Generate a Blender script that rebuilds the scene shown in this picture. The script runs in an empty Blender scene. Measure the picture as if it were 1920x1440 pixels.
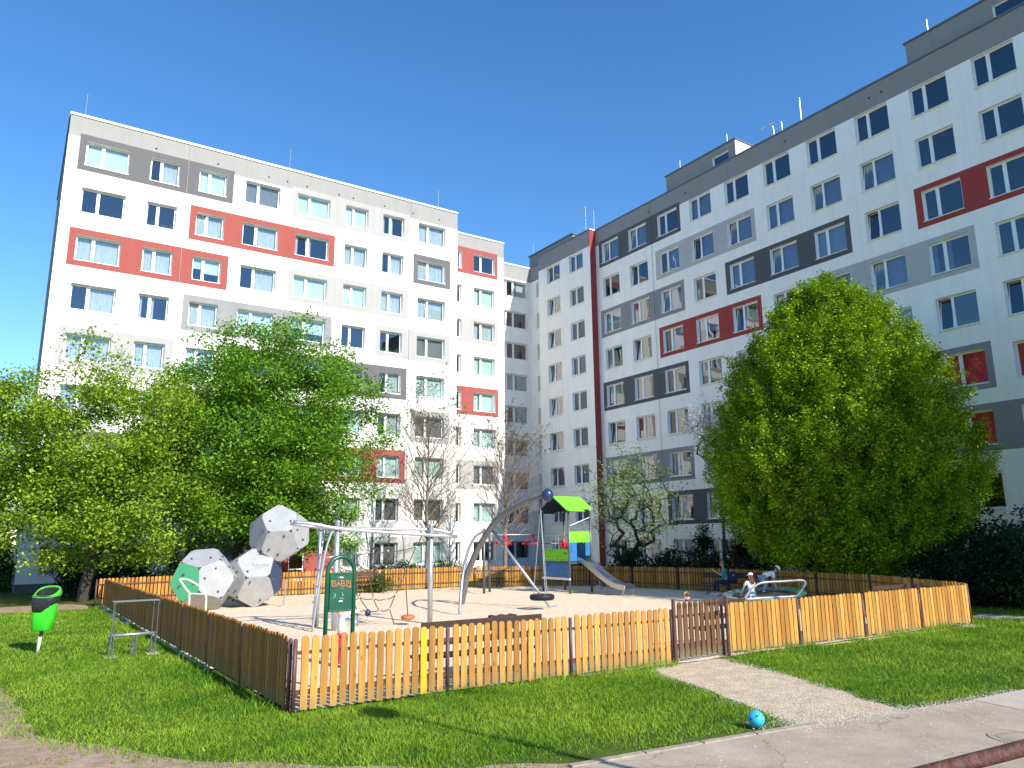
import bpy, math, random
import numpy as np
from mathutils import Vector, Matrix, noise
random.seed(7); NR=np.random.default_rng(7)
S=bpy.context.scene; COL=S.collection; PI=math.pi

# ---------------------------------------------------------------- camera, sky, sun, exposure
YAW,PITCH,ROLL=0.983837,0.204213,-0.009521
F=Vector((math.cos(PITCH)*math.cos(YAW),math.cos(PITCH)*math.sin(YAW),math.sin(PITCH)))
r_=Vector((math.sin(YAW),-math.cos(YAW),0)); u_=r_.cross(F)
RV=r_*math.cos(ROLL)+u_*math.sin(ROLL); UV=-r_*math.sin(ROLL)+u_*math.cos(ROLL)
cam=bpy.data.cameras.new('camera'); co=bpy.data.objects.new('camera',cam); COL.objects.link(co)
cam.sensor_width=36; cam.lens=26.40; cam.clip_start=0.1; cam.clip_end=3000
M=Matrix((RV,UV,-F)).transposed().to_4x4(); M.translation=Vector((0,0,2.4)); co.matrix_world=M
S.camera=co
SUN=Vector((0.25,-1.5,1.0)).normalized()
w=bpy.data.worlds.new('World'); S.world=w; w.use_nodes=True
nt=w.node_tree; bg=nt.nodes['Background']
sky=nt.nodes.new('ShaderNodeTexSky'); sky.sky_type='NISHITA'; sky.sun_disc=False
sky.sun_elevation=math.asin(SUN.z); sky.sun_rotation=math.atan2(SUN.x,SUN.y)
sky.air_density=1.0; sky.dust_density=0.05; sky.ozone_density=3.0; sky.altitude=300
hsv=nt.nodes.new('ShaderNodeHueSaturation'); hsv.inputs['Saturation'].default_value=1.24; hsv.inputs['Hue'].default_value=0.502
nt.links.new(sky.outputs[0],hsv.inputs['Color']); nt.links.new(hsv.outputs[0],bg.inputs[0]); bg.inputs[1].default_value=0.15
sl=bpy.data.lights.new('sun','SUN'); sl.energy=4.6; sl.angle=math.radians(0.5); sl.color=(1,0.93,0.81)
so=bpy.data.objects.new('sun',sl); COL.objects.link(so); so.rotation_euler=SUN.to_track_quat('Z','Y').to_euler()
S.view_settings.view_transform='Standard'; S.view_settings.look='None'
S.view_settings.gamma=1; S.view_settings.exposure=0.68
S.render.engine='CYCLES'
S.cycles.max_bounces=8; S.cycles.transparent_max_bounces=12; S.cycles.transmission_bounces=4

# ---------------------------------------------------------------- materials
def mat(name,col,rough=0.7,metal=0.0,var=0.0,vscale=3.0,bump=0.0,bscale=30.0,spec=0.5,island=0.0,col2=None,stretch=None,transl=0.0):
    m=bpy.data.materials.new(name); m.use_nodes=True; t=m.node_tree; b=t.nodes['Principled BSDF']
    b.inputs['Base Color'].default_value=(*col,1); b.inputs['Roughness'].default_value=rough
    b.inputs['Metallic'].default_value=metal; b.inputs['Specular IOR Level'].default_value=spec
    tc=t.nodes.new('ShaderNodeTexCoord'); src=tc.outputs['Object']
    if stretch:
        mp=t.nodes.new('ShaderNodeMapping'); mp.inputs['Scale'].default_value=stretch
        t.links.new(src,mp.inputs[0]); src=mp.outputs[0]
    out=None
    if var>0 or col2:
        n=t.nodes.new('ShaderNodeTexNoise'); n.inputs['Scale'].default_value=vscale; n.inputs['Detail'].default_value=6; n.inputs['Roughness'].default_value=0.62
        t.links.new(src,n.inputs['Vector'])
        cr=t.nodes.new('ShaderNodeValToRGB'); cr.color_ramp.elements[0].position=0.3; cr.color_ramp.elements[1].position=0.7
        c2=col2 if col2 else tuple(min(1,c*(1+var)) for c in col)
        c1=tuple(c*(1-var) for c in col) if not col2 else col
        cr.color_ramp.elements[0].color=(*c1,1); cr.color_ramp.elements[1].color=(*c2,1)
        t.links.new(n.outputs['Fac'],cr.inputs[0]); out=cr.outputs[0]
    if island>0:
        g=t.nodes.new('ShaderNodeNewGeometry'); h=t.nodes.new('ShaderNodeHueSaturation')
        mr=t.nodes.new('ShaderNodeMapRange'); mr.inputs['To Min'].default_value=1-island; mr.inputs['To Max'].default_value=1+island
        t.links.new(g.outputs['Random Per Island'],mr.inputs['Value']); t.links.new(mr.outputs[0],h.inputs['Value'])
        if out: t.links.new(out,h.inputs['Color'])
        else: h.inputs['Color'].default_value=(*col,1)
        out=h.outputs[0]
    if out: t.links.new(out,b.inputs['Base Color'])
    if bump>0:
        n2=t.nodes.new('ShaderNodeTexNoise'); n2.inputs['Scale'].default_value=bscale; n2.inputs['Detail'].default_value=5
        t.links.new(src,n2.inputs['Vector'])
        bp=t.nodes.new('ShaderNodeBump'); bp.inputs['Strength'].default_value=bump; bp.inputs['Distance'].default_value=0.03
        t.links.new(n2.outputs['Fac'],bp.inputs['Height']); t.links.new(bp.outputs[0],b.inputs['Normal'])
    if transl>0:
        tr=t.nodes.new('ShaderNodeBsdfTranslucent'); mx=t.nodes.new('ShaderNodeMixShader'); mx.inputs[0].default_value=transl
        if out: t.links.new(out,tr.inputs[0])
        else: tr.inputs[0].default_value=(*col,1)
        t.links.new(b.outputs[0],mx.inputs[1]); t.links.new(tr.outputs[0],mx.inputs[2])
        t.links.new(mx.outputs[0],t.nodes['Material Output'].inputs[0])
    return m
def glassmat(name,tint,ior=2.2):
    m=bpy.data.materials.new(name); m.use_nodes=True; t=m.node_tree; t.nodes.clear()
    o=t.nodes.new('ShaderNodeOutputMaterial'); mx=t.nodes.new('ShaderNodeMixShader'); ge=t.nodes.new('ShaderNodeNewGeometry')
    tr=t.nodes.new('ShaderNodeBsdfTransparent'); gl=t.nodes.new('ShaderNodeBsdfGlossy')
    tr.inputs[0].default_value=(*tint,1); gl.inputs['Roughness'].default_value=0.01
    gl.inputs[0].default_value=(0.95,0.98,1,1)
    # gentle waviness of the double glazing
    tc=t.nodes.new('ShaderNodeTexCoord'); n=t.nodes.new('ShaderNodeTexNoise'); n.inputs['Scale'].default_value=1.1; n.inputs['Detail'].default_value=0
    bp=t.nodes.new('ShaderNodeBump'); bp.inputs['Strength'].default_value=0.25; bp.inputs['Distance'].default_value=0.02
    t.links.new(tc.outputs['Object'],n.inputs['Vector']); t.links.new(n.outputs['Fac'],bp.inputs['Height']); t.links.new(bp.outputs[0],gl.inputs['Normal'])
    def mth(op,a,b=None):
        k=t.nodes.new('ShaderNodeMath'); k.operation=op
        for i,v in enumerate((a,b)):
            if v is None: continue
            if isinstance(v,(int,float)): k.inputs[i].default_value=v
            else: t.links.new(v,k.inputs[i])
        return k.outputs[0]
    dt=t.nodes.new('ShaderNodeVectorMath'); dt.operation='DOT_PRODUCT'; t.links.new(ge.outputs['Incoming'],dt.inputs[0]); t.links.new(ge.outputs['Normal'],dt.inputs[1])
    f0=((ior-1)/(ior+1))**2; fac=mth('ADD',mth('MULTIPLY',mth('POWER',mth('SUBTRACT',1.0,mth('ABSOLUTE',dt.outputs['Value'])),5.0),1-f0),f0)
    t.links.new(fac,mx.inputs[0]); t.links.new(tr.outputs[0],mx.inputs[1]); t.links.new(gl.outputs[0],mx.inputs[2])
    t.links.new(mx.outputs[0],o.inputs[0]); return m
def plaster(name,c,v=0.035):
    m=mat(name,c,0.9,var=v,vscale=0.9,bump=0.12,bscale=60,spec=0.2); t=m.node_tree; b=t.nodes['Principled BSDF']; lk=b.inputs['Base Color'].links[0].from_socket
    tc=t.nodes.new('ShaderNodeTexCoord'); mp=t.nodes.new('ShaderNodeMapping'); mp.inputs['Scale'].default_value=(2.2,2.2,.13); n=t.nodes.new('ShaderNodeTexNoise'); n.inputs['Scale'].default_value=1.6; n.inputs['Detail'].default_value=7
    t.links.new(tc.outputs['Object'],mp.inputs[0]); t.links.new(mp.outputs[0],n.inputs['Vector'])
    mr=t.nodes.new('ShaderNodeMapRange'); mr.inputs['From Min'].default_value=.45; mr.inputs['From Max'].default_value=.75; mr.inputs['To Min'].default_value=1.0; mr.inputs['To Max'].default_value=.93
    h=t.nodes.new('ShaderNodeHueSaturation'); t.links.new(n.outputs['Fac'],mr.inputs['Value']); t.links.new(mr.outputs[0],h.inputs['Value']); t.links.new(lk,h.inputs['Color']); t.links.new(h.outputs[0],b.inputs['Base Color'])
    return m
PW=plaster('plaster_white',(0.87,0.855,0.83)); PB=plaster('plaster_beige',(0.33,0.325,0.315)); PL=plaster('plaster_light_grey',(0.45,0.45,0.46))
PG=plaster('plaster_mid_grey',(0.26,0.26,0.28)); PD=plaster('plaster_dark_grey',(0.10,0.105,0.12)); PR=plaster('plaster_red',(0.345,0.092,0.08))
PA=plaster('plaster_parapet_grey',(0.265,0.26,0.262)); PS=plaster('plaster_stone_grey',(0.145,0.142,0.15)); PC=plaster('plaster_pale_cream',(0.41,0.405,0.395))
PRD=plaster('plaster_deep_red',(0.35,0.06,0.055))
PL2=plaster('plaster_cool_grey',(0.29,0.29,0.295)); PB2=plaster('plaster_wall_side_grey',(0.16,0.155,0.16))
WALLM=[PW,PB,PL,PG,PD,PR,PA,PS,PC,PRD,PL2,PB2]
WHT,BEI,LGR,MGR,DGR,RED,PAR,STO,CRE,DRED,CGR,SGR=range(12)
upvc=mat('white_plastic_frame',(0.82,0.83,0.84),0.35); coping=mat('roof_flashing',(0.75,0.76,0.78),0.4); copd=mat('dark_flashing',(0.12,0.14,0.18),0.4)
glA=glassmat('window_glass',(0.84,0.92,0.91),2.3); glE=glassmat('window_glass_coated',(0.50,0.54,0.66),2.25)
cur=mat('net_curtain',(0.46,0.49,0.52),0.95,var=0.1,vscale=4); blind=mat('pale_blind',(0.50,0.61,0.585),0.8,var=0.03); dblind=mat('grey_blind',(0.16,0.15,0.155),0.8,var=0.05)
pblind=mat('purple_curtain',(0.30,0.06,0.20),0.9); redsheet=mat('red_window_sheet',(0.85,0.02,0.07),0.8,var=0.1); room=mat('room_interior',(0.035,0.035,0.045),0.9)
ventm=mat('vent_hole',(.01,.01,.012),.95,spec=.05)
roofm=mat('roof_felt',(0.12,0.12,0.12),0.9,var=0.2)
galv=mat('galvanised_steel',(0.48,0.50,0.52),0.42,0.75,var=0.18,vscale=14); galvd=mat('dark_grey_steel',(0.12,0.135,0.15),0.4,0.5,var=0.1)
brn=mat('brown_painted_steel',(0.105,0.045,0.035),0.5,var=0.25,vscale=10); brnw=mat('dark_brown_timber',(0.055,0.028,0.018),0.7,var=0.3,vscale=6,stretch=(1,1,0.15))
wood=mat('picket_timber',(0.43,0.185,0.035),0.75,vscale=9,col2=(0.58,0.29,0.065),stretch=(1,1,0.09),bump=0.25,bscale=40,island=0.32,spec=0.25)
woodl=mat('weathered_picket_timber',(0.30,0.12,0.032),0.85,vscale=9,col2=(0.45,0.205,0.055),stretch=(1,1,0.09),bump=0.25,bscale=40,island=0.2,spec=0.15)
woodd=mat('gate_timber',(0.10,0.05,0.022),0.75,vscale=9,col2=(0.18,0.092,0.04),stretch=(1,1,0.1),bump=0.2,island=0.2,spec=0.25)
woody=mat('yellow_painted_timber',(0.82,0.38,0.01),0.5,var=0.06,vscale=12)
sand=mat('playground_sand',(0.74,0.57,0.40),0.95,vscale=5,col2=(0.86,0.71,0.54),bump=0.9,bscale=38,spec=0.1)
def speck(m,scale,th,dark):
    t=m.node_tree; b=t.nodes['Principled BSDF']; lk=b.inputs['Base Color'].links[0].from_socket
    tc=t.nodes.new('ShaderNodeTexCoord'); v=t.nodes.new('ShaderNodeTexVoronoi'); v.inputs['Scale'].default_value=scale
    t.links.new(tc.outputs['Object'],v.inputs['Vector'])
    mr=t.nodes.new('ShaderNodeMapRange'); mr.inputs['From Min'].default_value=0; mr.inputs['From Max'].default_value=1; mr.inputs['To Min'].default_value=dark; mr.inputs['To Max'].default_value=1.0+th
    sp=t.nodes.new('ShaderNodeSeparateColor'); t.links.new(v.outputs['Color'],sp.inputs[0]); t.links.new(sp.outputs[0],mr.inputs['Value'])
    h=t.nodes.new('ShaderNodeHueSaturation'); t.links.new(mr.outputs[0],h.inputs['Value']); t.links.new(lk,h.inputs['Color']); t.links.new(h.outputs[0],b.inputs['Base Color'])
speck(sand,42,0.15,0.78)
grav=mat('gravel',(0.50,0.39,0.27),0.95,vscale=3,col2=(0.72,0.59,0.43),bump=1.0,bscale=45,spec=0.1); speck(grav,60,0.3,0.6)
asph=mat('old_asphalt',(0.39,0.315,0.245),0.9,vscale=2.0,col2=(0.49,0.405,0.32),bump=0.5,bscale=90,spec=0.15); speck(asph,110,0.1,0.85)
def knots(m,dark=0.45):
    t=m.node_tree; b=t.nodes['Principled BSDF']; lk=b.inputs['Base Color'].links[0].from_socket
    tc=t.nodes.new('ShaderNodeTexCoord'); mp=t.nodes.new('ShaderNodeMapping'); mp.inputs['Scale'].default_value=(7,7,3.2); v=t.nodes.new('ShaderNodeTexVoronoi'); v.inputs['Scale'].default_value=1.0
    t.links.new(tc.outputs['Object'],mp.inputs[0]); t.links.new(mp.outputs[0],v.inputs['Vector'])
    mr=t.nodes.new('ShaderNodeMapRange'); mr.inputs['From Min'].default_value=.05; mr.inputs['From Max'].default_value=.16; mr.inputs['To Min'].default_value=dark; mr.inputs['To Max'].default_value=1.0
    n=t.nodes.new('ShaderNodeTexNoise'); mp2=t.nodes.new('ShaderNodeMapping'); mp2.inputs['Scale'].default_value=(60,60,2.0); n.inputs['Detail'].default_value=4; n.inputs['Scale'].default_value=1.0
    t.links.new(tc.outputs['Object'],mp2.inputs[0]); t.links.new(mp2.outputs[0],n.inputs['Vector']); mr2=t.nodes.new('ShaderNodeMapRange'); mr2.inputs['From Min'].default_value=.3; mr2.inputs['From Max'].default_value=.7; mr2.inputs['To Min'].default_value=.72; mr2.inputs['To Max'].default_value=1.12
    mu=t.nodes.new('ShaderNodeMath'); mu.operation='MULTIPLY'; t.links.new(v.outputs['Distance'],mr.inputs['Value']); t.links.new(n.outputs['Fac'],mr2.inputs['Value']); t.links.new(mr.outputs[0],mu.inputs[0]); t.links.new(mr2.outputs[0],mu.inputs[1])
    h=t.nodes.new('ShaderNodeHueSaturation'); t.links.new(mu.outputs[0],h.inputs['Value']); t.links.new(lk,h.inputs['Color'])
    sx_=t.nodes.new('ShaderNodeSeparateXYZ'); t.links.new(tc.outputs['Object'],sx_.inputs[0]); n3=t.nodes.new('ShaderNodeTexNoise'); n3.inputs['Scale'].default_value=9; t.links.new(tc.outputs['Object'],n3.inputs['Vector'])
    ad=t.nodes.new('ShaderNodeMath'); ad.operation='MULTIPLY_ADD'; ad.inputs[1].default_value=.35; t.links.new(n3.outputs['Fac'],ad.inputs[0]); t.links.new(sx_.outputs['Z'],ad.inputs[2])
    m4=t.nodes.new('ShaderNodeMapRange'); m4.inputs['From Min'].default_value=.22; m4.inputs['From Max'].default_value=.48; m4.inputs['To Min'].default_value=.6; m4.inputs['To Max'].default_value=0; t.links.new(ad.outputs[0],m4.inputs['Value'])
    mx=t.nodes.new('ShaderNodeMix'); mx.data_type='RGBA'; mx.inputs['B'].default_value=(.20,.19,.07,1); t.links.new(m4.outputs[0],mx.inputs['Factor']); t.links.new(h.outputs[0],mx.inputs['A']); t.links.new(mx.outputs['Result'],b.inputs['Base Color'])
for m_ in (wood,woodl,woodd): knots(m_)
def cracks(m):
    t=m.node_tree; b=t.nodes['Principled BSDF']; lk=b.inputs['Base Color'].links[0].from_socket
    tc=t.nodes.new('ShaderNodeTexCoord'); n=t.nodes.new('ShaderNodeTexNoise'); n.inputs['Scale'].default_value=1.5; n.inputs['Detail'].default_value=5; va=t.nodes.new('ShaderNodeVectorMath'); va.operation='MULTIPLY_ADD'; va.inputs[1].default_value=(.9,.9,.9)
    t.links.new(tc.outputs['Object'],n.inputs['Vector']); t.links.new(n.outputs['Color'],va.inputs[0]); t.links.new(tc.outputs['Object'],va.inputs[2])
    v=t.nodes.new('ShaderNodeTexVoronoi'); v.feature='DISTANCE_TO_EDGE'; v.inputs['Scale'].default_value=.42; t.links.new(va.outputs[0],v.inputs['Vector'])
    mr=t.nodes.new('ShaderNodeMapRange'); mr.inputs['From Min'].default_value=.0; mr.inputs['From Max'].default_value=.007; mr.inputs['To Min'].default_value=.62; mr.inputs['To Max'].default_value=1; t.links.new(v.outputs['Distance'],mr.inputs['Value'])
    n2=t.nodes.new('ShaderNodeTexNoise'); n2.inputs['Scale'].default_value=.8; n2.inputs['Detail'].default_value=8; n2.inputs['Roughness'].default_value=.7; t.links.new(tc.outputs['Object'],n2.inputs['Vector'])
    m2=t.nodes.new('ShaderNodeMapRange'); m2.inputs['From Min'].default_value=.35; m2.inputs['From Max'].default_value=.65; m2.inputs['To Min'].default_value=.84; m2.inputs['To Max'].default_value=1.1; t.links.new(n2.outputs['Fac'],m2.inputs['Value'])
    mu=t.nodes.new('ShaderNodeMath'); mu.operation='MULTIPLY'; t.links.new(mr.outputs[0],mu.inputs[0]); t.links.new(m2.outputs[0],mu.inputs[1])
    h=t.nodes.new('ShaderNodeHueSaturation'); t.links.new(mu.outputs[0],h.inputs['Value']); t.links.new(lk,h.inputs['Color']); t.links.new(h.outputs[0],b.inputs['Base Color'])
cracks(asph)
conc=mat('pale_concrete',(0.46,0.40,0.33),0.9,var=0.1,vscale=4,bump=0.3,bscale=60,spec=0.15)
dirt=mat('bare_earth',(0.27,0.18,0.12),0.95,vscale=3.5,col2=(0.46,0.335,0.24),bump=0.8,bscale=25,spec=0.1)
soil=mat('lawn_base',(0.05,0.085,0.012),0.95,vscale=2.2,col2=(0.10,0.14,0.025),bump=0.8,bscale=30,spec=0.1)
grass=mat('grass_blades',(0.06,0.18,0.008),0.6,vscale=0.5,col2=(0.28,0.42,0.035),island=0.6,transl=0.25,spec=0.15)
bark=mat('bark',(0.05,0.04,0.032),0.9,var=0.35,vscale=8,bump=0.6,bscale=20); barkl=mat('pale_bark',(0.22,0.17,0.14),0.9,var=0.3,vscale=8)
def leafm(n,c1,c2,tr=0.3,isl=0.4): return mat(n,c1,0.55,vscale=0.7,col2=c2,island=isl,transl=tr,spec=0.2)
lf_horn=leafm('hornbeam_leaf',(0.125,0.24,0.008),(0.33,0.49,0.018),.2,.5); lf_map=leafm('maple_leaf',(0.085,0.22,0.013),(0.20,0.39,0.028))
lf_lin=leafm('linden_leaf',(0.155,0.275,0.017),(0.33,0.47,0.04)); lf_app=leafm('apple_leaf',(0.15,0.25,0.06),(0.30,0.40,0.12),0.3)
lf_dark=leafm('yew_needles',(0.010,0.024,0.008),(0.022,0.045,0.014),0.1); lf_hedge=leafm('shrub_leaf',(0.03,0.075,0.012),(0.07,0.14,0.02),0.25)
lf_bud=leafm('bud_brown',(0.10,0.09,0.05),(0.16,0.15,0.08),0.2); lf_blos=leafm('blossom',(0.55,0.48,0.42),(0.75,0.70,0.62),0.3,0.15)

# ---------------------------------------------------------------- mesh helpers
class MB:
    def __init__(s): s.v=[]; s.f=[]; s.m=[]; s.X=None
    def face(s,pts,m=0):
        n=len(s.v); s.v+= [Vector(p) for p in pts]; s.f.append(list(range(n,n+len(pts)))); s.m.append(m)
    def hexa(s,c,m=0):
        n=len(s.v); s.v+=[Vector(p) for p in c]
        for q in ((0,3,2,1),(4,5,6,7),(0,1,5,4),(1,2,6,5),(2,3,7,6),(3,0,4,7)): s.f.append([n+i for i in q]); s.m.append(m)
    def box(s,x0,x1,y0,y1,z0,z1,m=0):
        s.hexa([(x0,y0,z0),(x1,y0,z0),(x1,y1,z0),(x0,y1,z0),(x0,y0,z1),(x1,y0,z1),(x1,y1,z1),(x0,y1,z1)],m)
    def obox(s,c,ax,ay,az,m=0):   # oriented box: centre, three half vectors
        c=Vector(c);ax=Vector(ax);ay=Vector(ay);az=Vector(az)
        s.hexa([c-ax-ay-az,c+ax-ay-az,c+ax+ay-az,c-ax+ay-az,c-ax-ay+az,c+ax-ay+az,c+ax+ay+az,c-ax+ay+az],m)
    def tube(s,pts,r,n=8,m=0,closed=False,caps=True):
        pts=[Vector(p) for p in pts]; k=len(pts); rs=r if isinstance(r,(list,tuple)) else [r]*k
        b=len(s.v); up=None
        for i,p in enumerate(pts):
            if closed: d=pts[(i+1)%k]-pts[i-1]
            else: d=pts[min(i+1,k-1)]-pts[max(i-1,0)]
            if d.length<1e-9: d=Vector((0,0,1))
            d.normalize()
            if up is None: up=Vector((0,0,1)) if abs(d.z)<0.9 else Vector((1,0,0))
            a=d.cross(up); 
            if a.length<1e-6: a=d.cross(Vector((1,0.1,0)))
            a.normalize(); up=a.cross(d).normalized(); c=up
            for j in range(n):
                t=2*PI*j/n; s.v.append(p+a*(math.cos(t)*rs[i])+c*(math.sin(t)*rs[i]))
        for i in range(k if closed else k-1):
            for j in range(n):
                q0=b+i*n; q1=b+((i+1)%k)*n
                s.f.append([q0+j,q0+(j+1)%n,q1+(j+1)%n,q1+j]); s.m.append(m)
        if caps and not closed:
            s.f.append([b+j for j in range(n)][::-1]); s.m.append(m); e=b+(k-1)*n; s.f.append([e+j for j in range(n)]); s.m.append(m)
    def lathe(s,prof,c=(0,0,0),n=16,m=0,axis=None):
        c=Vector(c); b=len(s.v); q=Vector((0,0,1)).rotation_difference(Vector(axis)) if axis is not None else None
        for (rr,z) in prof:
            for j in range(n):
                t=2*PI*j/n; p=Vector((rr*math.cos(t),rr*math.sin(t),z))
                if q: p=q@p
                s.v.append(c+p)
        for i in range(len(prof)-1):
            for j in range(n): s.f.append([b+i*n+j,b+i*n+(j+1)%n,b+(i+1)*n+(j+1)%n,b+(i+1)*n+j]); s.m.append(m)
    def sphere(s,c,r,n=14,m=0,sc=(1,1,1)):
        k=n//2; c=Vector(c); b=len(s.v)
        for i in range(k+1):
            ph=-PI/2+PI*i/k
            for j in range(n):
                t=2*PI*j/n; s.v.append(c+Vector((r*sc[0]*math.cos(ph)*math.cos(t),r*sc[1]*math.cos(ph)*math.sin(t),r*sc[2]*math.sin(ph))))
        for i in range(k):
            for j in range(n): s.f.append([b+i*n+j,b+i*n+(j+1)%n,b+(i+1)*n+(j+1)%n,b+(i+1)*n+j]); s.m.append(m)
    def build(s,name,mats,parent=None,smooth=False,bevel=0):
        me=bpy.data.meshes.new(name); me.from_pydata([tuple(v) for v in s.v],[],s.f)
        if not isinstance(mats,(list,tuple)): mats=[mats]
        for x in mats: me.materials.append(x)
        if len(mats)>1: me.polygons.foreach_set('material_index',s.m)
        if smooth: me.polygons.foreach_set('use_smooth',[True]*len(me.polygons))
        me.update(); o=bpy.data.objects.new(name,me); COL.objects.link(o)
        if parent: o.parent=parent
        if bevel:
            bm=o.modifiers.new('bevel','BEVEL'); bm.width=bevel; bm.segments=2; bm.limit_method='ANGLE'
        return o
def tag(o,label=None,cat=None,group=None,kind=None):
    if label: o['label']=label
    if cat: o['category']=cat
    if group: o['group']=group
    if kind: o['kind']=kind
    return o
def empty(name,loc=(0,0,0),rz=0,label=None,cat=None,group=None):
    o=bpy.data.objects.new(name,None); COL.objects.link(o); o.location=loc; o.rotation_euler=(0,0,rz); o.empty_display_size=0.2
    return tag(o,label,cat,group)
def reloc(root):
    """Shapes were written in world coordinates: make children relative to the root's base point."""
    inv=Matrix.Translation(-Vector(root.location))
    for c in [o for o in COL.objects if o.parent==root]: c.location=Vector(c.location)-Vector(root.location)
def copy_tree(o,parent=None):
    c=o.copy(); COL.objects.link(c)
    if parent is not None: c.parent=parent
    for ch in [x for x in COL.objects if x.parent==o]: copy_tree(ch,c)
    return c
def spline(pts,n=6,closed=False):
    P=[Vector(p) for p in pts]; out=[]; k=len(P); R=range(k) if closed else range(k-1)
    for i in R:
        p1=P[i];p2=P[(i+1)%k]; p0=P[i-1] if (closed or i>0) else p1*2-p2; p3=P[(i+2)%k] if (closed or i+2<k) else p2*2-p1
        for j in range(n):
            t=j/n; out.append(0.5*((2*p1)+(p2-p0)*t+(2*p0-5*p1+4*p2-p3)*t*t+(3*p1-p0-3*p2+p3)*t**3))
    if not closed: out.append(P[-1])
    return out
def npmesh(name,V,nv,mats,parent=None,smooth=False):
    """V: (N*nv,3) vertices, consecutive groups of nv make one face."""
    V=np.asarray(V,np.float32).reshape(-1,3); n=len(V)//nv
    me=bpy.data.meshes.new(name); me.vertices.add(n*nv); me.vertices.foreach_set('co',V.ravel())
    me.loops.add(n*nv); me.loops.foreach_set('vertex_index',np.arange(n*nv,dtype=np.int32))
    me.polygons.add(n); me.polygons.foreach_set('loop_start',np.arange(0,n*nv,nv,dtype=np.int32))
    me.update(calc_edges=True); me.validate()
    for x in (mats if isinstance(mats,(list,tuple)) else [mats]): me.materials.append(x)
    o=bpy.data.objects.new(name,me); COL.objects.link(o)
    if parent: o.parent=parent
    return o
def sheet(name,poly,z,m,kind='structure',jag=0.0,sub=0.5,relief=0.0):
    pts=[]; k=len(poly)
    for i in range(k):
        a=Vector((*poly[i],0)); b=Vector((*poly[(i+1)%k],0)); n=max(1,int((b-a).length/sub)) if jag>0 else 1
        for j in range(n):
            p=a.lerp(b,j/n)
            if jag>0:
                q=noise.noise(p*1.3)*jag+noise.noise(p*4.1)*jag*0.5; d=(b-a).normalized(); p=p+Vector((-d.y,d.x,0))*q
            pts.append((p.x,p.y,z))
    mb=MB(); mb.face(pts); o=mb.build(name,m); tag(o,kind=kind); return o

# ---------------------------------------------------------------- ground
def inpoly(x,y,poly):
    r=np.zeros(x.shape,bool); k=len(poly)
    for i in range(k):
        x1,y1=poly[i]; x2,y2=poly[i-1]
        c=((y1>y)!=(y2>y))&(x<(x2-x1)*(y-y1)/(y2-y1+1e-12)+x1); r^=c
    return r
mb=MB(); mb.face([(-400,-300,0),(500,-300,0),(500,600,0),(-400,600,0)]); tag(mb.build('ground',soil),kind='structure')
FENCE=[(3.65,11.15),(22.45,11.0),(23.3,11.45),(24.8,13.1),(25.9,16.0),(26.4,19.5),(26.8,23.2),(26.5,27.3),(25.2,30.8),(23.0,33.4),(20.5,34.5),(15.0,34.6),(9.5,34.7),(3.15,34.3)]
# sand as a gently rumpled grid clipped to the fence line
def sandbed():
    st=0.22; xs=np.arange(3.0,27.2,st); ys=np.arange(11.0,35,st); mb=MB(); idx={}
    def vid(i,j):
        if (i,j) not in idx:
            x=xs[i]; y=ys[j]; p=Vector((x,y,0))
            idx[(i,j)]=len(mb.v); mb.v.append(Vector((x,y,0.035+0.022*noise.noise(p*1.7)+0.02*noise.noise(p*0.5)+random.uniform(-.006,.006))))
        return idx[(i,j)]
    X,Y=np.meshgrid(xs[:-1]+st/2,ys[:-1]+st/2,indexing='ij'); ok=inpoly(X,Y,FENCE)
    for i in range(len(xs)-1):
        for j in range(len(ys)-1):
            if ok[i,j]: mb.f.append([vid(i,j),vid(i+1,j),vid(i+1,j+1),vid(i,j+1)]); mb.m.append(0)
    return mb.build('playground_sand',sand,smooth=True)
tag(sandbed(),kind='structure')
PATH=[(10.6,11.25),(10.0,10.3),(9.6,8.9),(9.2,7.7),(8.75,6.50),(10.75,6.38),(11.3,7.7),(11.9,9.4),(12.45,11.25)]
sheet('gravel_path',PATH,0.008,grav,jag=0.12,sub=0.3)
KERB=[(-0.5,7.45),(2.5,7.15),(5.3,6.90),(6.3,6.82),(8.0,6.65),(9.1,6.52),(10.64,6.38),(12.24,6.10),(14,5.98),(18,5.9),(30,5.8)]
DIRT=[(-6,20),(-0.4,18.5),(0.25,16.0),(0.45,13.6),(0.6,12.0),(1.05,11.1),(1.6,10.3),(2.35,9.35),(3.0,8.75),(3.7,8.2),(4.3,7.6),(5.0,7.3),(5.6,6.95),(5.3,6.5),(-6,6.5)]
sheet('dirt_ground',DIRT,0.004,dirt,jag=0.22,sub=0.3)
sheet('asphalt_path',KERB[2:]+[(30,-12),(5.3,-12)],0.012,asph)
sheet('concrete_path',[(12.2,6.12),(14,6.0),(18,5.92),(30,5.82),(30,4.6),(16,4.8),(12.05,5.35)],0.016,conc)
sheet('sand_spill',[(12.7,11.08),(14,11.06),(18,11.04),(22.4,10.98),(22.9,10.75),(22.0,10.55),(19.5,10.85),(17,10.8),(15,10.92),(13.2,10.85)],0.006,sand,jag=0.10,sub=0.25)
sheet('far_path',[(24.3,11.9),(25.6,12.3),(25.9,-4),(24.3,-4)],0.008,conc)
sheet('house_path',[(-20,33.2),(2.9,32.9),(3.0,35.2),(2.4,36.2),(-20,36.3)],0.008,dirt,jag=0.1)
mb=MB(); pr=KERB[2:8]
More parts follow.
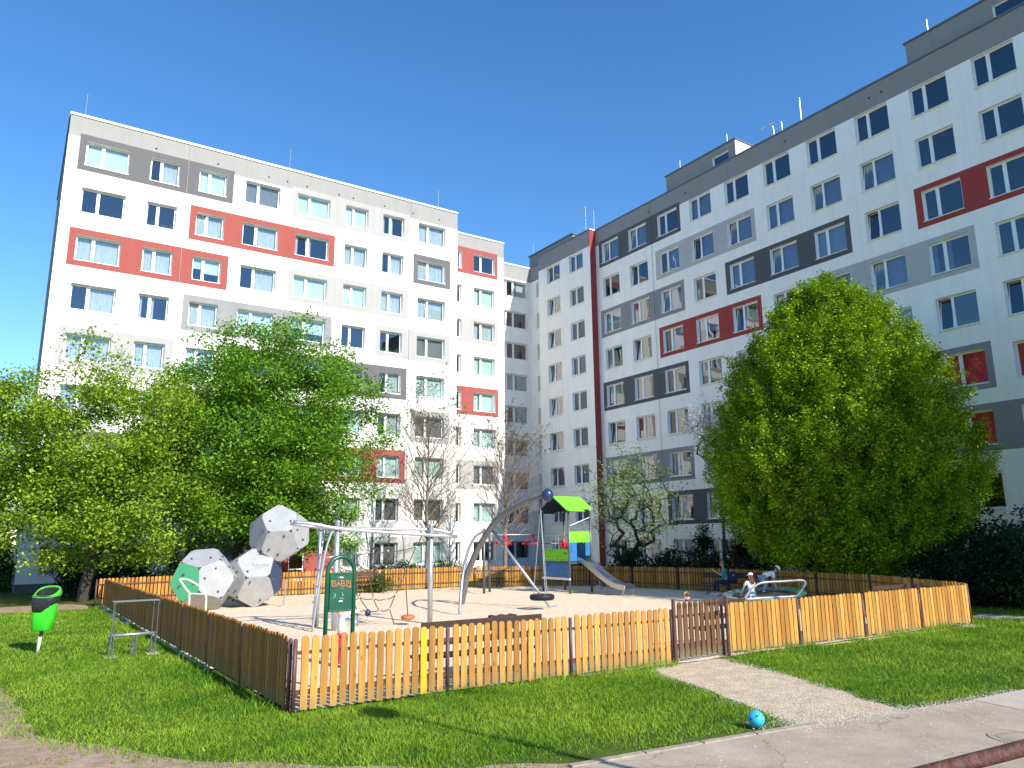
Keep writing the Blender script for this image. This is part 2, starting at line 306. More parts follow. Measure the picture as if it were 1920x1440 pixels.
for a,b in zip(pr[:-1],pr[1:]):
    a=Vector((*a,0));b=Vector((*b,0)); L=(b-a).length; n=max(1,round(L/0.95)); d=(b-a)/L; q=Vector((-d.y,d.x,0))
    if a.x>8.9: continue
    for i in range(n):
        c=a+d*(L*(i+0.5)/n); mb.obox(c+q*0.03+Vector((0,0,0.004+random.uniform(-.006,.006))),d*(L/n/2-0.012),q*(0.042+random.uniform(0,.006)),(0,0,0.03))
o=mb.build('kerb',mat('old_kerb_stone',(.33,.28,.22),.9,var=.25,vscale=9,bump=.5)); tag(o,kind='structure')
# manhole cover in the asphalt
mb=MB(); mb.lathe([(0.001,0.02),(0.27,0.02),(0.27,0.016),(0.30,0.016),(0.30,0.022),(0.36,0.022),(0.37,0.013)],(10.42,4.7,0),28)
tag(mb.build('manhole_cover',mat('cast_iron',(0.33,0.27,0.21),0.8,var=0.2)),'round rusty manhole cover set in the grey asphalt','manhole cover')
# loose pebbles on the asphalt and along its edge
def pebbles():
    n=900; x=NR.uniform(5.6,16,n); y=6.6-np.abs(NR.normal(0,1.1,n))-x*0.03; V=[]
    x2=NR.uniform(8.6,13.5,2600); y2=np.interp(x2,[p[0] for p in KERB],[p[1] for p in KERB])+NR.normal(0,.13,2600); x=np.append(x,x2); y=np.append(y,y2)
    x3=NR.uniform(8.2,10.2,450); y3=6.75+np.abs(NR.normal(0,.3,450)); x=np.append(x,x3); y=np.append(y,y3)
    y4=NR.uniform(6.6,11,1500); x4=np.interp(y4,[6.5,7.7,8.9,10.3,11.2],[8.75,9.2,9.6,10.0,10.6])+NR.normal(0,.12,1500); x=np.append(x,x4); y=np.append(y,y4)
    y5=NR.uniform(6.4,11,1500); x5=np.interp(y5,[6.4,7.7,9.4,11.2],[10.75,11.3,11.9,12.45])+NR.normal(0,.12,1500); x=np.append(x,x5); y=np.append(y,y5)
    for a,b in zip(x,y):
        s=random.uniform(.004,.012); h=s*.7; c=(a,b,0.013)
        p=[(a-s,b-s*.6,.013),(a+s,b-s*.5,.013),(a+s*.8,b+s*.7,.013),(a-s*.7,b+s*.8,.013)]; t=(a,b,.013+h)
        for i in range(4): V+= [p[i],p[(i+1)%4],t]
    return npmesh('loose_gravel',V,3,mat('pebble_grey',(.46,.40,.32),.9,island=.45))
tag(pebbles(),'loose pale pebbles scattered over the asphalt','gravel',kind='stuff')

# grass blades
def grassfield():
    parts=[]
    def dens(n,x0,x1,y0,y1,h,wd,keep):
        x=NR.uniform(x0,x1,n); y=NR.uniform(y0,y1,n)
        nz=np.array([noise.noise(Vector((a*0.9,b*0.9,3)))+0.5*noise.noise(Vector((a*3,b*3,1))) for a,b in zip(x,y)])
        k=keep(x,y,nz); x=x[k];y=y[k];nz=nz[k]; n=len(x)
        th=NR.uniform(0,2*PI,n); hh=h*(0.55+0.9*NR.random(n))*(1+0.5*nz); ww=wd*(0.6+0.8*NR.random(n)); lean=NR.normal(0,0.55,(n,2))*hh[:,None]
        dx=np.cos(th)*ww/2; dy=np.sin(th)*ww/2
        z=np.zeros(n)+0.002
        P=np.stack([np.stack([x-dx,y-dy,z],1),np.stack([x+dx,y+dy,z],1),np.stack([x+lean[:,0],y+lean[:,1],hh],1)],1)
        parts.append(P.reshape(-1,3))
    inn=[(a,b) for a,b in FENCE]
    def edge(x,y): # distance above the asphalt edge
        return y-np.interp(x,[p[0] for p in KERB],[p[1] for p in KERB])
    def keep_front(x,y,nz):
        k=(edge(x,y)>0.12+0.25*np.abs(nz))&(y<11.22)
        jx=NR.normal(0,.05,len(x)); jd=NR.normal(0,.22,(2,len(x))); k&=~inpoly(x+nz*0.2+jx,y,PATH); k&=~inpoly(x+jd[0],y+jd[1],DIRT)
        bare=((edge(x,y)<0.7)&(NR.random(len(x))<0.45))|((y>10.82)&(x>12.7)&(NR.random(len(x))<0.55))|((nz>.42)&(NR.random(len(x))<.6)); return k&~bare
    def keep_left(x,y,nz):
        jd=NR.normal(0,.25,(2,len(x))); return (~inpoly(x,y,inn))&(~inpoly(x+jd[0],y+jd[1],DIRT))&((y<32.9))&(y>11.0)&((x<3.6))&~inpoly(x,y,[(-20,33.2),(2.9,32.9),(3.0,35.2),(-20,36.3)])
    dens(190000,1.0,14,5.9,11.3,0.048,0.011,keep_front)
    dens(75000,14,25,5.9,11.3,0.055,0.014,keep_front)
    dens(14000,22.3,30,5.9,14,0.08,0.02,lambda x,y,nz:(~inpoly(x,y,inn))&~inpoly(x,y,[(24.3,12),(25.6,12.3),(25.9,-4),(24.3,-4)]))
    dens(50000,-0.5,3.7,11,19,0.048,0.013,keep_left)
    dens(45000,-2.5,3.7,19,33,0.055,0.02,keep_left)
    # taller fringe at the pickets
    for (x0,x1,y) in ((5,11,11.1),(12.7,22.5,11.0)):
        dens(int((x1-x0)*260),x0,x1,y-0.28,y+0.02,0.13,0.012,lambda x,y,nz:nz>-0.15)
    dens(3500,3.0,3.6,11.5,33,0.12,0.02,lambda x,y,nz:nz>0.0)
    return npmesh('lawn_grass',np.concatenate(parts),3,grass)
tag(grassfield(),'short mown green grass of the lawn around the fenced playground','grass',kind='stuff')
def sparse():
    n=16000; x=NR.uniform(-1,5.5,n); y=NR.uniform(7,17,n); nz=np.array([noise.noise(Vector((a*1.6,b*1.6,9))) for a,b in zip(x,y)])
    k=inpoly(x,y,DIRT)&(nz>-.05); x=x[k];y=y[k];n=len(x); th=NR.uniform(0,2*PI,n); h=NR.uniform(.02,.06,n); l=NR.normal(0,.03,(n,2))
    P=np.stack([np.stack([x-np.cos(th)*.005,y-np.sin(th)*.005,h*0],1),np.stack([x+np.cos(th)*.005,y+np.sin(th)*.005,h*0],1),np.stack([x+l[:,0],y+l[:,1],h],1)],1)
    return npmesh('sparse_grass',P.reshape(-1,3),3,grass)
tag(sparse(),'thin tufts of grass growing out of the bare earth','grass tufts',kind='stuff')

# ---------------------------------------------------------------- windows
def window_mesh(w,h,kind,tilt=False):
    """local: x along wall from viewer's left, y into wall, z up; origin bottom-left at frame plane."""
    mb=MB(); t=0.05; d=0.07
    def rect(x0,x1,z0,z1,t,y0,y1,lean=0):
        def bx(a,b,c,e):
            if lean:
                pts=[(a,y0,c),(b,y0,c),(b,y1,c),(a,y1,c),(a,y0,e),(b,y0,e),(b,y1,e),(a,y1,e)]
                mb.hexa([(p[0],p[1]+(p[2]-z0)*lean,p[2]) for p in pts])
            else: mb.box(a,b,y0,y1,c,e)
        bx(x0,x1,z0,z0+t); bx(x0,x1,z1-t,z1); bx(x0,x0+t,z0+t,z1-t); bx(x1-t,x1,z0+t,z1-t)
    rect(0,w,0,h,t,0,d)
    panes=[]
    if kind=='double':
        c=w*(0.39 if w>1.9 or w<1.8 else .37); mb.box(c-0.05,c+0.05,0,d,t,h-t)
        rect(t,c-0.05,t,h-t,0.036,-0.018,d-0.03,0.13 if tilt else 0); rect(c+0.05,w-t,t,h-t,0.03,-0.018,d-0.03)
        panes=[(t+.036,c-.086,t+.036,h-t-.036,tilt),(c+.08,w-t-.03,t+.03,h-t-.03,False)]
    elif kind=='single':
        rect(t,w-t,t,h-t,0.045,-0.018,d-0.03); panes=[(t+.045,w-t-.045,t+.045,h-t-.045,False)]
    elif kind=='triple':
        x1,x2=w*0.33,w*0.56
        for c in (x1,x2): mb.box(c-0.045,c+0.045,0,d,t,h-t)
        panes=[(t,x1-.045,t,h-t,False),(x1+.045,x2-.045,t,h-t,False),(x2+.045,w-t,t,h-t,False)]
        for p in panes: rect(p[0],p[1],p[2],p[3],.04,-.018,d-.03)
        panes=[(a+.04,b-.04,c+.04,e-.04,f) for a,b,c,e,f in panes]
    fm=mb
    gm=MB()
    for a,b,c,e,tl in panes:
        yy=0.02
        if tl: gm.face([(a,yy,c),(b,yy,c),(b,yy+(e-c)*.13,e),(a,yy+(e-c)*.13,e)])
        else: gm.face([(a,yy,c),(b,yy,c),(b,yy,e),(a,yy,e)])
    sm=MB(); sm.box(-0.03,w+0.03,-0.27,-0.022,-0.035,-0.004)
    return fm,gm,sm,panes
WC={}
def curtain_mb(panes,h,style,w):
    mb=MB()
    for i,(a,b,c,e,tl) in enumerate(panes):
        a0,b0=a-.05,b+.05
        if style=='net' or (style=='half' and i==len(panes)-1):
            n=int((b0-a0)/0.03); 
            for k in range(n):
                x0=a0+(b0-a0)*k/n; x1=a0+(b0-a0)*(k+1)/n; y0=.16+.02*math.sin(k*1.9)+.01*math.sin(k*.7); y1=.16+.02*math.sin((k+1)*1.9)+.01*math.sin((k+1)*.7)
                mb.face([(x0,y0,c-.05),(x1,y1,c-.05),(x1,y1,e+.05),(x0,y0,e+.05)])
        elif style in('blind','purple') or style=='dark' or style=='red':
            mb.face([(a0,.12,c-.03),(b0,.12,c-.03),(b0,.12,e+.05),(a0,.12,e+.05)])
        elif style=='part':
            f=(.45,.62,.38)[i%3]; mb.face([(a0,.12,e-(e-c)*f),(b0,.12,e-(e-c)*f),(b0,.12,e+.05),(a0,.12,e+.05)])
        elif style=='plants':
            rr=random.Random(int(w*100)+i)
            for k in range(5):
                x=a0+(b0-a0)*(k+.5)/5; hh=rr.uniform(.15,.45)
                for q in range(9):
                    an=rr.uniform(0,6.28); dx=math.cos(an)*.10; mb.face([(x,.14,c),(x+dx,.14+rr.uniform(-.04,.04),c+hh*rr.uniform(.6,1)),(x+dx*1.3,.15,c+hh*.6)])
        elif style=='drape':
            for (x0,x1) in ((a0,a0+.22),):
                n=8
                for k in range(n):
                    p=x0+(x1-x0)*k/n;q=x0+(x1-x0)*(k+1)/n;y0=.15+.025*math.sin(k*2.1);y1=.15+.025*math.sin((k+1)*2.1)
                    mb.face([(p,y0,c-.05),(q,y1,c-.05),(q,y1,e+.05),(p,y0,e+.05)])
    return mb
def add_window(parent,origin,ux,wn,w,h,kind,style,glass,tilt=False,name='window',dep=0.25):
    if glass.name=='window_glass_coated': dep=0.17
    """origin: bottom-left (viewer's left) of the opening on the wall face; ux: along wall; wn: into the wall."""
    w=round(w,2);h=round(h,2); key=(w,h,kind,tilt)
    if key not in WC:
        fm,gm,sm,panes=window_mesh(w,h,kind,tilt)
        a=fm.build('window',upvc); b=gm.build('pane',glass); c=sm.build('sill',upvc)
        WC[key]=(a.data,b.data,c.data,panes)
        for o in (a,b,c): bpy.data.objects.remove(o)
    fd,gd,sd,panes=WC[key]
    gk=(key,glass.name)
    if gk not in WC:
        g2=gd.copy(); g2.materials.clear(); g2.materials.append(glass); WC[gk]=g2
    M=Matrix.Identity(4); ux=Vector(ux);wn=Vector(wn)
    M.col[0].xyz=ux; M.col[1].xyz=wn; M.col[2].xyz=(0,0,1); M.translation=Vector(origin)+wn*dep
    f=bpy.data.objects.new(name,fd); COL.objects.link(f); f.parent=parent; f.matrix_local=M
    for nm,d in (('pane',WC[gk]),('sill',sd)):
        o=bpy.data.objects.new(nm,d); COL.objects.link(o); o.parent=f
    if style!='none':
        ck=(key,style,'c')
        if ck not in WC:
            o=curtain_mb(panes,h,style,w).build('curtain',{'blind':blind,'purple':pblind,'dark':dblind,'red':redsheet,'part':blind,'plants':lf_hedge}.get(style,cur)); WC[ck]=o.data; bpy.data.objects.remove(o)
        o=bpy.data.objects.new('blind' if style in('blind','dark','red','purple') else 'curtain',WC[ck]); COL.objects.link(o); o.parent=f  # red style is just a flat red sheet behind the pane
    return f
def facade(mb,O,ux,n_in,u0,u1,z0,z1,holes,paint,depth=0.25,rev=WHT,base=WHT):
    """grid wall with openings; holes and paint are (ua,ub,za,zb[,mat]); ux points to viewer's right, u measured along it."""
    O=Vector(O);ux=Vector(ux);n_in=Vector(n_in)
    us=sorted({round(x,3) for x in [u0,u1]+[h[0] for h in holes]+[h[1] for h in holes]+[p[0] for p in paint]+[p[1] for p in paint] if u0<=x<=u1})
    zs=sorted({round(x,3) for x in [z0,z1]+[h[2] for h in holes]+[h[3] for h in holes]+[p[2] for p in paint]+[p[3] for p in paint] if z0<=x<=z1})
    P=lambda u,z,d=0:O+ux*u+Vector((0,0,z))+n_in*d
    def pm(u,z):
        m=base
        for p in paint:
            if p[0]<u<p[1] and p[2]<z<p[3]: m=p[4]
        return m
    for i in range(len(us)-1):
        uc=(us[i]+us[i+1])/2; hs=[h for h in holes if h[0]<uc<h[1]]
        for j in range(len(zs)-1):
            zc=(zs[j]+zs[j+1])/2
            if any(h[2]<zc<h[3] for h in hs): continue
            mb.face([P(us[i],zs[j]),P(us[i+1],zs[j]),P(us[i+1],zs[j+1]),P(us[i],zs[j+1])],pm(uc,zc))
    for h in holes:
        a,b,c,e=h[:4]; D=depth
        for q in (((a,c),(a,e)),((a,e),(b,e)),((b,e),(b,c)),((b,c),(a,c))):
            mb.face([P(*q[0]),P(*q[1]),P(*q[1],D),P(*q[0],D)],rev)
rows=range(9); FH=2.8
def ztop(r,z0=24.68): return z0-FH*r
rs=random.Random(11)

# ================================================================ left building (front block + recessed block)
LB=empty('apartment_building',(0.65,45.44,0),0,'tall white apartment block on the left with red and beige bands, in full sun','apartment building')
def sub(o): return o
ZR=26.06
AL=[1.58,4.9,7.6,10.32,13.62,16.92,19.63,22.35]; AR=[3.78,6.5,9.21,12.5,15.83,18.55,21.24,24.54]
HW=1.45
XA0,XA1,YA=0.65,25.52,45.44; YB=48.5; XB1=31.56
band=lambda r:(ztop(r)-HW-0.36,ztop(r)+0.36)
def bandp(c0,c1,r,m,lo=0.36,hi=0.40): z=band(r); return (AL[c0]-lo,AR[c1]+hi,z[0],z[1],m)
paint=[(XA0,XA1,24.82,ZR,BEI),
 bandp(0,2,0,STO),bandp(4,6,0,CRE),bandp(2,4,1,RED),bandp(7,7,1,STO),bandp(0,2,2,RED),bandp(4,6,2,CRE),bandp(2,4,3,CGR),bandp(6,7,3,CRE),
 bandp(0,1,4,CRE),bandp(3,6,4,STO),bandp(7,7,5,CRE),bandp(2,3,5,CGR),bandp(4,6,6,RED),bandp(0,1,6,STO),bandp(6,7,8,LGR),
 (13.0,17.0,0,2.55,RED),(XA0,XA1,0,0.45,STO)]
st={0:['blind','half','blind','dark','blind','blind','drape','net'],1:['none','plants','net','half','drape','net','half','net'],2:['net','net','part','half','blind','blind','net','net'],
 3:['half','drape','net','blind','part','none','plants','dark'],4:['net','net','blind','none','blind','dark','half','blind'],5:['net','none','blind','net','blind','blind','half','dark'],
 6:['blind','net','none','blind','net','blind','blind','blind'],7:['net','blind','blind','net','none','blind','dark','dark'],8:['net','dark','net','net','net','net','dark','blind']}
mb=MB(); holes=[]; wins=[]
for r in rows:
    for c in range(8):
        if r==8 and c==4: continue
        z1=ztop(r); h=(AL[c],AR[c],z1-HW,z1); holes.append(h); wins.append((h,st[r][c],r,c))
door=(14.2,15.15,0.12,2.25); holes.append(door)
facade(mb,(0,YA,0),(1,0,0),(0,1,0),XA0,XA1,0,ZR,holes,paint)
# side wall towards -x (slate paint above, pale plinth), block return towards +x, rear, roof
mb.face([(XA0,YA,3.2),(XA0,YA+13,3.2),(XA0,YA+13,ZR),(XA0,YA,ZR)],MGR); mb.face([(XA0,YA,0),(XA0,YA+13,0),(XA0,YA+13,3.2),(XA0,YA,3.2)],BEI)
mb.face([(XA1,YA,0),(XA1,YB,0),(XA1,YB,ZR),(XA1,YA,ZR)],WHT)
# recessed block B
bw=(28.74,30.69); bn=(27.05,27.66); holesB=[]; winB=[]
sB=['none','blind','net','blind','blind','blind','dark','blind','none']
for r in rows:
    z1=ztop(r); h=(bw[0],bw[1],z1-HW,z1); holesB.append(h); winB.append((h,sB[r],'double')); h=(bn[0],bn[1],z1-HW,z1); holesB.append(h); winB.append((h,'none' if r else 'net','single'))
pB=[(XA1,XB1,24.82,ZR,BEI)]+[(26.6,30.97,band(r)[0],band(r)[1],m) for r,m in ((0,RED),(2,CRE),(4,RED),(6,CRE))]
facade(mb,(0,YB,0),(1,0,0),(0,1,0),XA1,XB1,0,ZR,holesB,pB)
mb.face([(XB1,YB,0),(XB1,52.15,0),(XB1,52.15,ZR),(XB1,YB,ZR)],WHT)
mb.face([(XA0,YA+13,0),(XB1,YA+13,0),(XB1,YA+13,ZR),(XA0,YA+13,ZR)],WHT)
mb.build('wall',WALLM,LB)
mb=MB(); mb.face([(XA0,YA+.3,ZR-.1),(XA1,YA+.3,ZR-.1),(XA1,YB+.3,ZR-.1),(XB1,YB+.3,ZR-.1),(XB1,YA+13,ZR-.1),(XA0,YA+13,ZR-.1)]); mb.build('roof',roofm,LB)
def cop(parent,pts,m,wd=0.34,h=0.13,z=ZR):
    mb=MB()
    for (a,b,side) in pts:
        a=Vector((*a,z+h/2+.001));b=Vector((*b,z+h/2+.001));d=(b-a).normalized();q=Vector((-d.y,d.x,0))*side
        mb.obox((a+b)/2+q*(wd/2-0.06),(b-a)/2+d*0.03,q*wd/2,(0,0,h/2))
    return mb.build('roof_coping',m,parent)
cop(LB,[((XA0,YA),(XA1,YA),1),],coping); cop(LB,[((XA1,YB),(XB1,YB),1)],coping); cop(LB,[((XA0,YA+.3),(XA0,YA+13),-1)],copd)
cop(LB,[((XA1,YA+.3),(XA1,YB-.08),1)],coping); 
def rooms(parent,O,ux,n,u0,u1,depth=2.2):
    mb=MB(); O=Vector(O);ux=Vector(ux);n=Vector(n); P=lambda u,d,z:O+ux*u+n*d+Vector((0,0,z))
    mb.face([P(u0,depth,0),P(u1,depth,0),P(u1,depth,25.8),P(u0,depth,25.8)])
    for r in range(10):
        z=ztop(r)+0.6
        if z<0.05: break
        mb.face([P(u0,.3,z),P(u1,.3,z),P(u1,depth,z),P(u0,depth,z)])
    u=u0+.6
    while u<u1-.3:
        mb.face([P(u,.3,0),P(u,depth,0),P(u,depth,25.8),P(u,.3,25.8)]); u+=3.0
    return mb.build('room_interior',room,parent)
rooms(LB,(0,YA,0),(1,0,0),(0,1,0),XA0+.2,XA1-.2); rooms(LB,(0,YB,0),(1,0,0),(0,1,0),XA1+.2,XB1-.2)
for h,s,r,c in wins:
    add_window(LB,(h[0],YA,h[2]),(1,0,0),(0,1,0),h[1]-h[0],h[3]-h[2],'double',s,glA,tilt=(rs.random()<0.12))
for h,s,k in winB: add_window(LB,(h[0],YB,h[2]),(1,0,0),(0,1,0),h[1]-h[0],h[3]-h[2],k,s,glA)
# entrance door, canopy, rails, plaque
mb=MB(); a,b,c,e=door
mb.box(a,a+.07,YA+.16,YA+.22,c,e); mb.box(b-.07,b,YA+.16,YA+.22,c,e); mb.box(a+.07,b-.07,YA+.16,YA+.22,e-.07,e); mb.box(a+.07,b-.07,YA+.16,YA+.22,c,c+.12); mb.box(a+.07,b-.07,YA+.16,YA+.22,.75,.82)
d=mb.build('entrance_door',upvc,LB)
mb=MB(); mb.face([(a+.07,YA+.19,c+.12),(b-.07,YA+.19,c+.12),(b-.07,YA+.19,e-.07),(a+.07,YA+.19,e-.07)]); mb.build('pane',glA,d)
mb=MB(); mb.box(a+.86,a+.90,YA+.10,YA+.155,1.0,1.25); mb.build('handle',galvd,d)
mb=MB(); mb.box(13.4,16.6,YA-1.1,YA-.003,2.6,2.72); mb.build('canopy',PA,LB)
mb=MB(); mb.box(13.6,16.2,YA-1.6,YA-.003,0.02,.11); mb.build('doorstep',conc,LB)
for x in (13.3,15.9):
    mb=MB(); mb.tube([(x,YA-1.9,0),(x,YA-1.9,.95),(x,YA-.2,.95),(x,YA-.2,0)],.025,6); mb.tube([(x+.02,YA-1.9,.5),(x+.02,YA-.2,.5)],.015,6); mb.build('handrail',brn,LB)
mb=MB(); mb.box(1.9,3.05,YA-.03,YA-.004,1.05,1.35); mb.build('plaque',PL,LB)
# window grille by the entrance
mb=MB()
for k in range(14): x=16.95+k*.12; mb.box(x,x+.02,YA-.06,YA-.04,ztop(8)-HW,ztop(8))
for z in (ztop(8)-HW+.1,ztop(8)-.1): mb.box(16.9,18.6,YA-.04,YA-.02,z,z+.025)
mb.build('window_grille',galvd,LB)
def rod(parent,x,y,z0,z1,rr=.022):
    mb=MB(); mb.tube([(x,y,z0),(x,y,z1)],rr,6); return mb.build('lightning_rod',galv,parent)
for x in (1.35,13.15,24.2): rod(LB,x,46.0,25.9,27.85)
# lightning conductor wires with stand-offs on the front
for x in (6.93,21.75):
    mb=MB(); mb.tube([(x,YA-.05,0.3),(x,YA-.05,ZR+.12)],.012,4)
    for k in range(14): mb.box(x-.02,x+.02,YA-.05,YA-.003,1.5+k*1.8,1.53+k*1.8)
    mb.build('lightning_wire',mat('wire_grey',(.5,.5,.48),.6),LB)
# small round attic vents in the parapet
for i,x in enumerate((5.1,8.6,11.7,12.9,14.2,16.4,17.4,19.7,21.9,24.0)):
    mb=MB(); mb.lathe([(.001,0),(.055,0),(.055,.02)],(x,YA-.012,25.25),10,axis=(0,1,0)); mb.build('vent',ventm,LB)
reloc(LB)

# ================================================================ corner block (staircase and short wing)
CB=empty('apartment_building',(36.7,52.15,0),0,'narrow inner corner block of flats between the sunlit and the shaded blocks','apartment building')
XC=36.72; YC=52.15; XD=35.62; YD0,YD1=42.45,49.3
mb=MB(); holes=[]; wc=[]
for r in rows:
    z1=ztop(r); holes.append((33.2,36.42,z1-HW,z1)); 
facade(mb,(0,YC,0),(1,0,0),(0,1,0),XB1,XC,0,ZR,holes,[(XB1,XC,24.82,ZR,BEI)])
hd=[]; 
for r in rows:
    z1=ztop(r,24.5); hd.append((-51.2,-50.6,z1-1.35,z1))
facade(mb,(XC,0,0),(0,-1,0),(1,0,0),-YC,-YD1,0,ZR,hd,[(-YC,-YD1,24.75,ZR,PAR)])
hD=[]; DW=((-48.13,-46.35),(-45.1,-43.35))
for r in rows:
    for a,b in DW: z1=ztop(r); hD.append((a,b,z1-HW,z1))
facade(mb,(XD,0,0),(0,-1,0),(1,0,0),-YD1,-YD0,0,ZR,hD,[(-YD1,-YD0,24.75,ZR,PAR)])
mb.face([(XD,YD1,0),(XC,YD1,0),(XC,YD1,ZR),(XD,YD1,ZR)],WHT)
mb.face([(XD,YD0,0),(36.2,YD0,0),(36.2,YD0,ZR),(XD,YD0,ZR)],DRED)
mb.face([(XD+.01,YD0+.02,ZR-.2),(48,YD0+.02,ZR-.2),(48,60,ZR-.2),(XB1,60,ZR-.2),(XB1,YC+.3,ZR-.2),(XC,YC+.3,ZR-.2),(XC,YD1,ZR-.2),(XD+.01,YD1,ZR-.2)],STO)
mb.face([(XB1,60,0),(48,60,0),(48,60,ZR),(XB1,60,ZR)],WHT); mb.face([(48,YD0,0),(48,60,0),(48,60,ZR),(48,YD0,ZR)],WHT)
mb.build('wall',WALLM,CB)
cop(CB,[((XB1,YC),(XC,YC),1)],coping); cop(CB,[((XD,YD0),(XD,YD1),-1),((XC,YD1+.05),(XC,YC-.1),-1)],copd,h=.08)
cop(CB,[((XD+.0,YD0+.0),(36.2,YD0),1)],coping,wd=.2,h=.11)
rooms(CB,(0,YC,0),(1,0,0),(0,1,0),XB1+.2,XC+.4,1.6); rooms(CB,(XD,0,0),(0,-1,0),(1,0,0),-YD1+.05,-YD0-.05,2.2); rooms(CB,(XC,0,0),(0,-1,0),(1,0,0),-YC,-YD1-.05,1.0)
for i,h in enumerate(holes): add_window(CB,(h[0],YC,h[2]),(1,0,0),(0,1,0),h[1]-h[0],h[3]-h[2],'triple',['half','none','none','net','half','none','drape','none','none'][i],glA)
for h in hd: add_window(CB,(XC,-h[0],h[2]),(0,-1,0),(1,0,0),h[1]-h[0],h[3]-h[2],'single','none',glE)
for i,h in enumerate(hD): add_window(CB,(XD,-h[0],h[2]),(0,-1,0),(1,0,0),h[1]-h[0],h[3]-h[2],'double',['dark','net','drape','dark','none','dark'][i%6],glE,tilt=(i%2==0))
mb=MB(); mb.box(38.5,43,48.15,54.7,ZR-.1,28.4); mb.box(38.4,43.1,48.05,54.8,28.4,28.5,1); mb.build('lift_housing',[PA,copd],CB)
# television aerial on the corner
mb=MB(); mb.tube([(36.5,43.9,ZR-.1),(36.5,43.9,28.8)],.025,6); mb.tube([(36.5,43.9,28.5),(36.5,45.5,28.75)],.03,6); mb.tube([(36.5,43.9,27.9),(36.5,43.4,27.9)],.02,6)
for k in range(5): mb.tube([(36.3,44.2+k*.28,28.56+k*.04),(36.7,44.2+k*.28,28.56+k*.04)],.012,4)
mb.build('aerial',galv,CB); rod(CB,36.3,42.64,ZR,27.86); rod(CB,38.6,54.2,28.4,29.6)
reloc(CB)

# ================================================================ right building
XE=36.2
RB=empty('apartment_building',(XE,42.45,0),0,'long shaded apartment block on the right with dark grey, light grey and red window bands','apartment building')
YE0=8.2
EL=[-(42.06-3.02*k) for k in range(11)]   # u = -y of band left edges
HE=1.60
def ez(r): return 24.74-FH*r
def eb(c0,c1,r,m): return (EL[c0],EL[c1]+2.52,ez(r)-HE-.28,ez(r)+.26,m)
pE=[(-YD0,-YE0,24.765,ZR,PAR),eb(0,2,0,DGR),eb(2,4,1,LGR),eb(0,2,2,MGR),eb(4,6,2,DGR),eb(8,10,2,DRED),eb(2,4,3,DRED),eb(6,8,3,LGR),eb(0,2,4,DGR),eb(7,8,5,MGR),eb(0,2,6,MGR),eb(8,10,6,MGR),eb(2,4,7,DGR),
    (-31.2,-28.4,0,1.9,DRED),(-YD0,-YE0,0,.4,PAR)]
hE=[];wE=[]
red={(5,8),(6,8),(5,9)}; net={(0,0),(0,1),(1,4),(1,7),(1,5),(2,4),(2,5),(3,7),(1,6),(0,3),(3,5),(2,2)}
for r in rows:
    for c in range(11):
        a=EL[c]+.36; h=(a,a+1.86,ez(r)-HE,ez(r)); hE.append(h)
        s='red' if (r,c) in red else ('net' if (r,c) in net else ('blind' if (r,c)==(2,6) else rs.choice(['none','drape','plants','none','half','none','part','none'])))
        if r==0 and c in(4,5,6,7,8,9): s='none'
        wE.append((h,s,r,c))
mb=MB(); facade(mb,(XE,0,0),(0,-1,0),(1,0,0),-YD0,-YE0,0,ZR,hE,pE)
mb.face([(XE,YE0,0),(48,YE0,0),(48,YE0,ZR),(XE,YE0,ZR)],WHT); mb.face([(48,YE0,0),(48,YD0,0),(48,YD0,ZR),(48,YE0,ZR)],WHT)
mb.face([(XE,YE0,ZR-.2),(48,YE0,ZR-.2),(48,YD0,ZR-.2),(XE,YD0,ZR-.2)],STO)
mb.build('wall',WALLM,RB)
rooms(RB,(XE,0,0),(0,-1,0),(1,0,0),-YD0+.1,-YE0-.1,2.4)
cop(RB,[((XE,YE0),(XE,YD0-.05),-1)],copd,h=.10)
for h,s,r,c in wE: add_window(RB,(XE,-h[0],h[2]),(0,-1,0),(1,0,0),h[1]-h[0],h[3]-h[2],'double',s,glA if s=='red' else glE,tilt=(rs.random()<.2))
def housing(y0,y1,wy):
    mb=MB(); facade(mb,(37.5,0,0),(0,-1,0),(1,0,0),-y1,-y0,ZR-.15,28.18,[(wy,wy+1.38,27.0,27.7)],[],.15,WHT,PAR)
    mb.face([(37.5,y0,ZR-.15),(42,y0,ZR-.15),(42,y0,28.18),(37.5,y0,28.18)],WHT); mb.face([(37.5,y1,ZR-.15),(42,y1,ZR-.15),(42,y1,28.18),(37.5,y1,28.18)],PAR)
    mb.face([(42,y0,ZR-.15),(42,y1,ZR-.15),(42,y1,28.18),(42,y0,28.18)],PAR)
    h=mb.build('lift_housing',WALLM,RB)
    mb=MB(); mb.box(37.42,42.08,y0-.08,y1+.08,28.18,28.26); mb.build('housing_roof',copd,h)
    mb=MB(); y=-wy; mb.box(37.62,37.66,y-.06,y,27,27.7); mb.box(37.62,37.66,y-1.38,y-1.32,27,27.7); mb.box(37.62,37.66,y-1.32,y-.06,27,27.06); mb.box(37.62,37.66,y-1.32,y-.06,27.64,27.7); wv=mb.build('window_frame',upvc,h)
    mb=MB(); mb.face([(37.64,y-.06,27.06),(37.64,y-1.32,27.06),(37.64,y-1.32,27.64),(37.64,y-.06,27.64)]); mb.build('pane',glE,h)
housing(29.52,35.85,-31.49); housing(10.5,18.03,-13.75)
rod(RB,36.5,23.9,ZR,27.85,.03); rod(RB,37.7,16.89,28.2,29.05,.03); rod(RB,37.7,30.3,28.2,29.0); rod(RB,37.7,34.6,28.2,29.0)
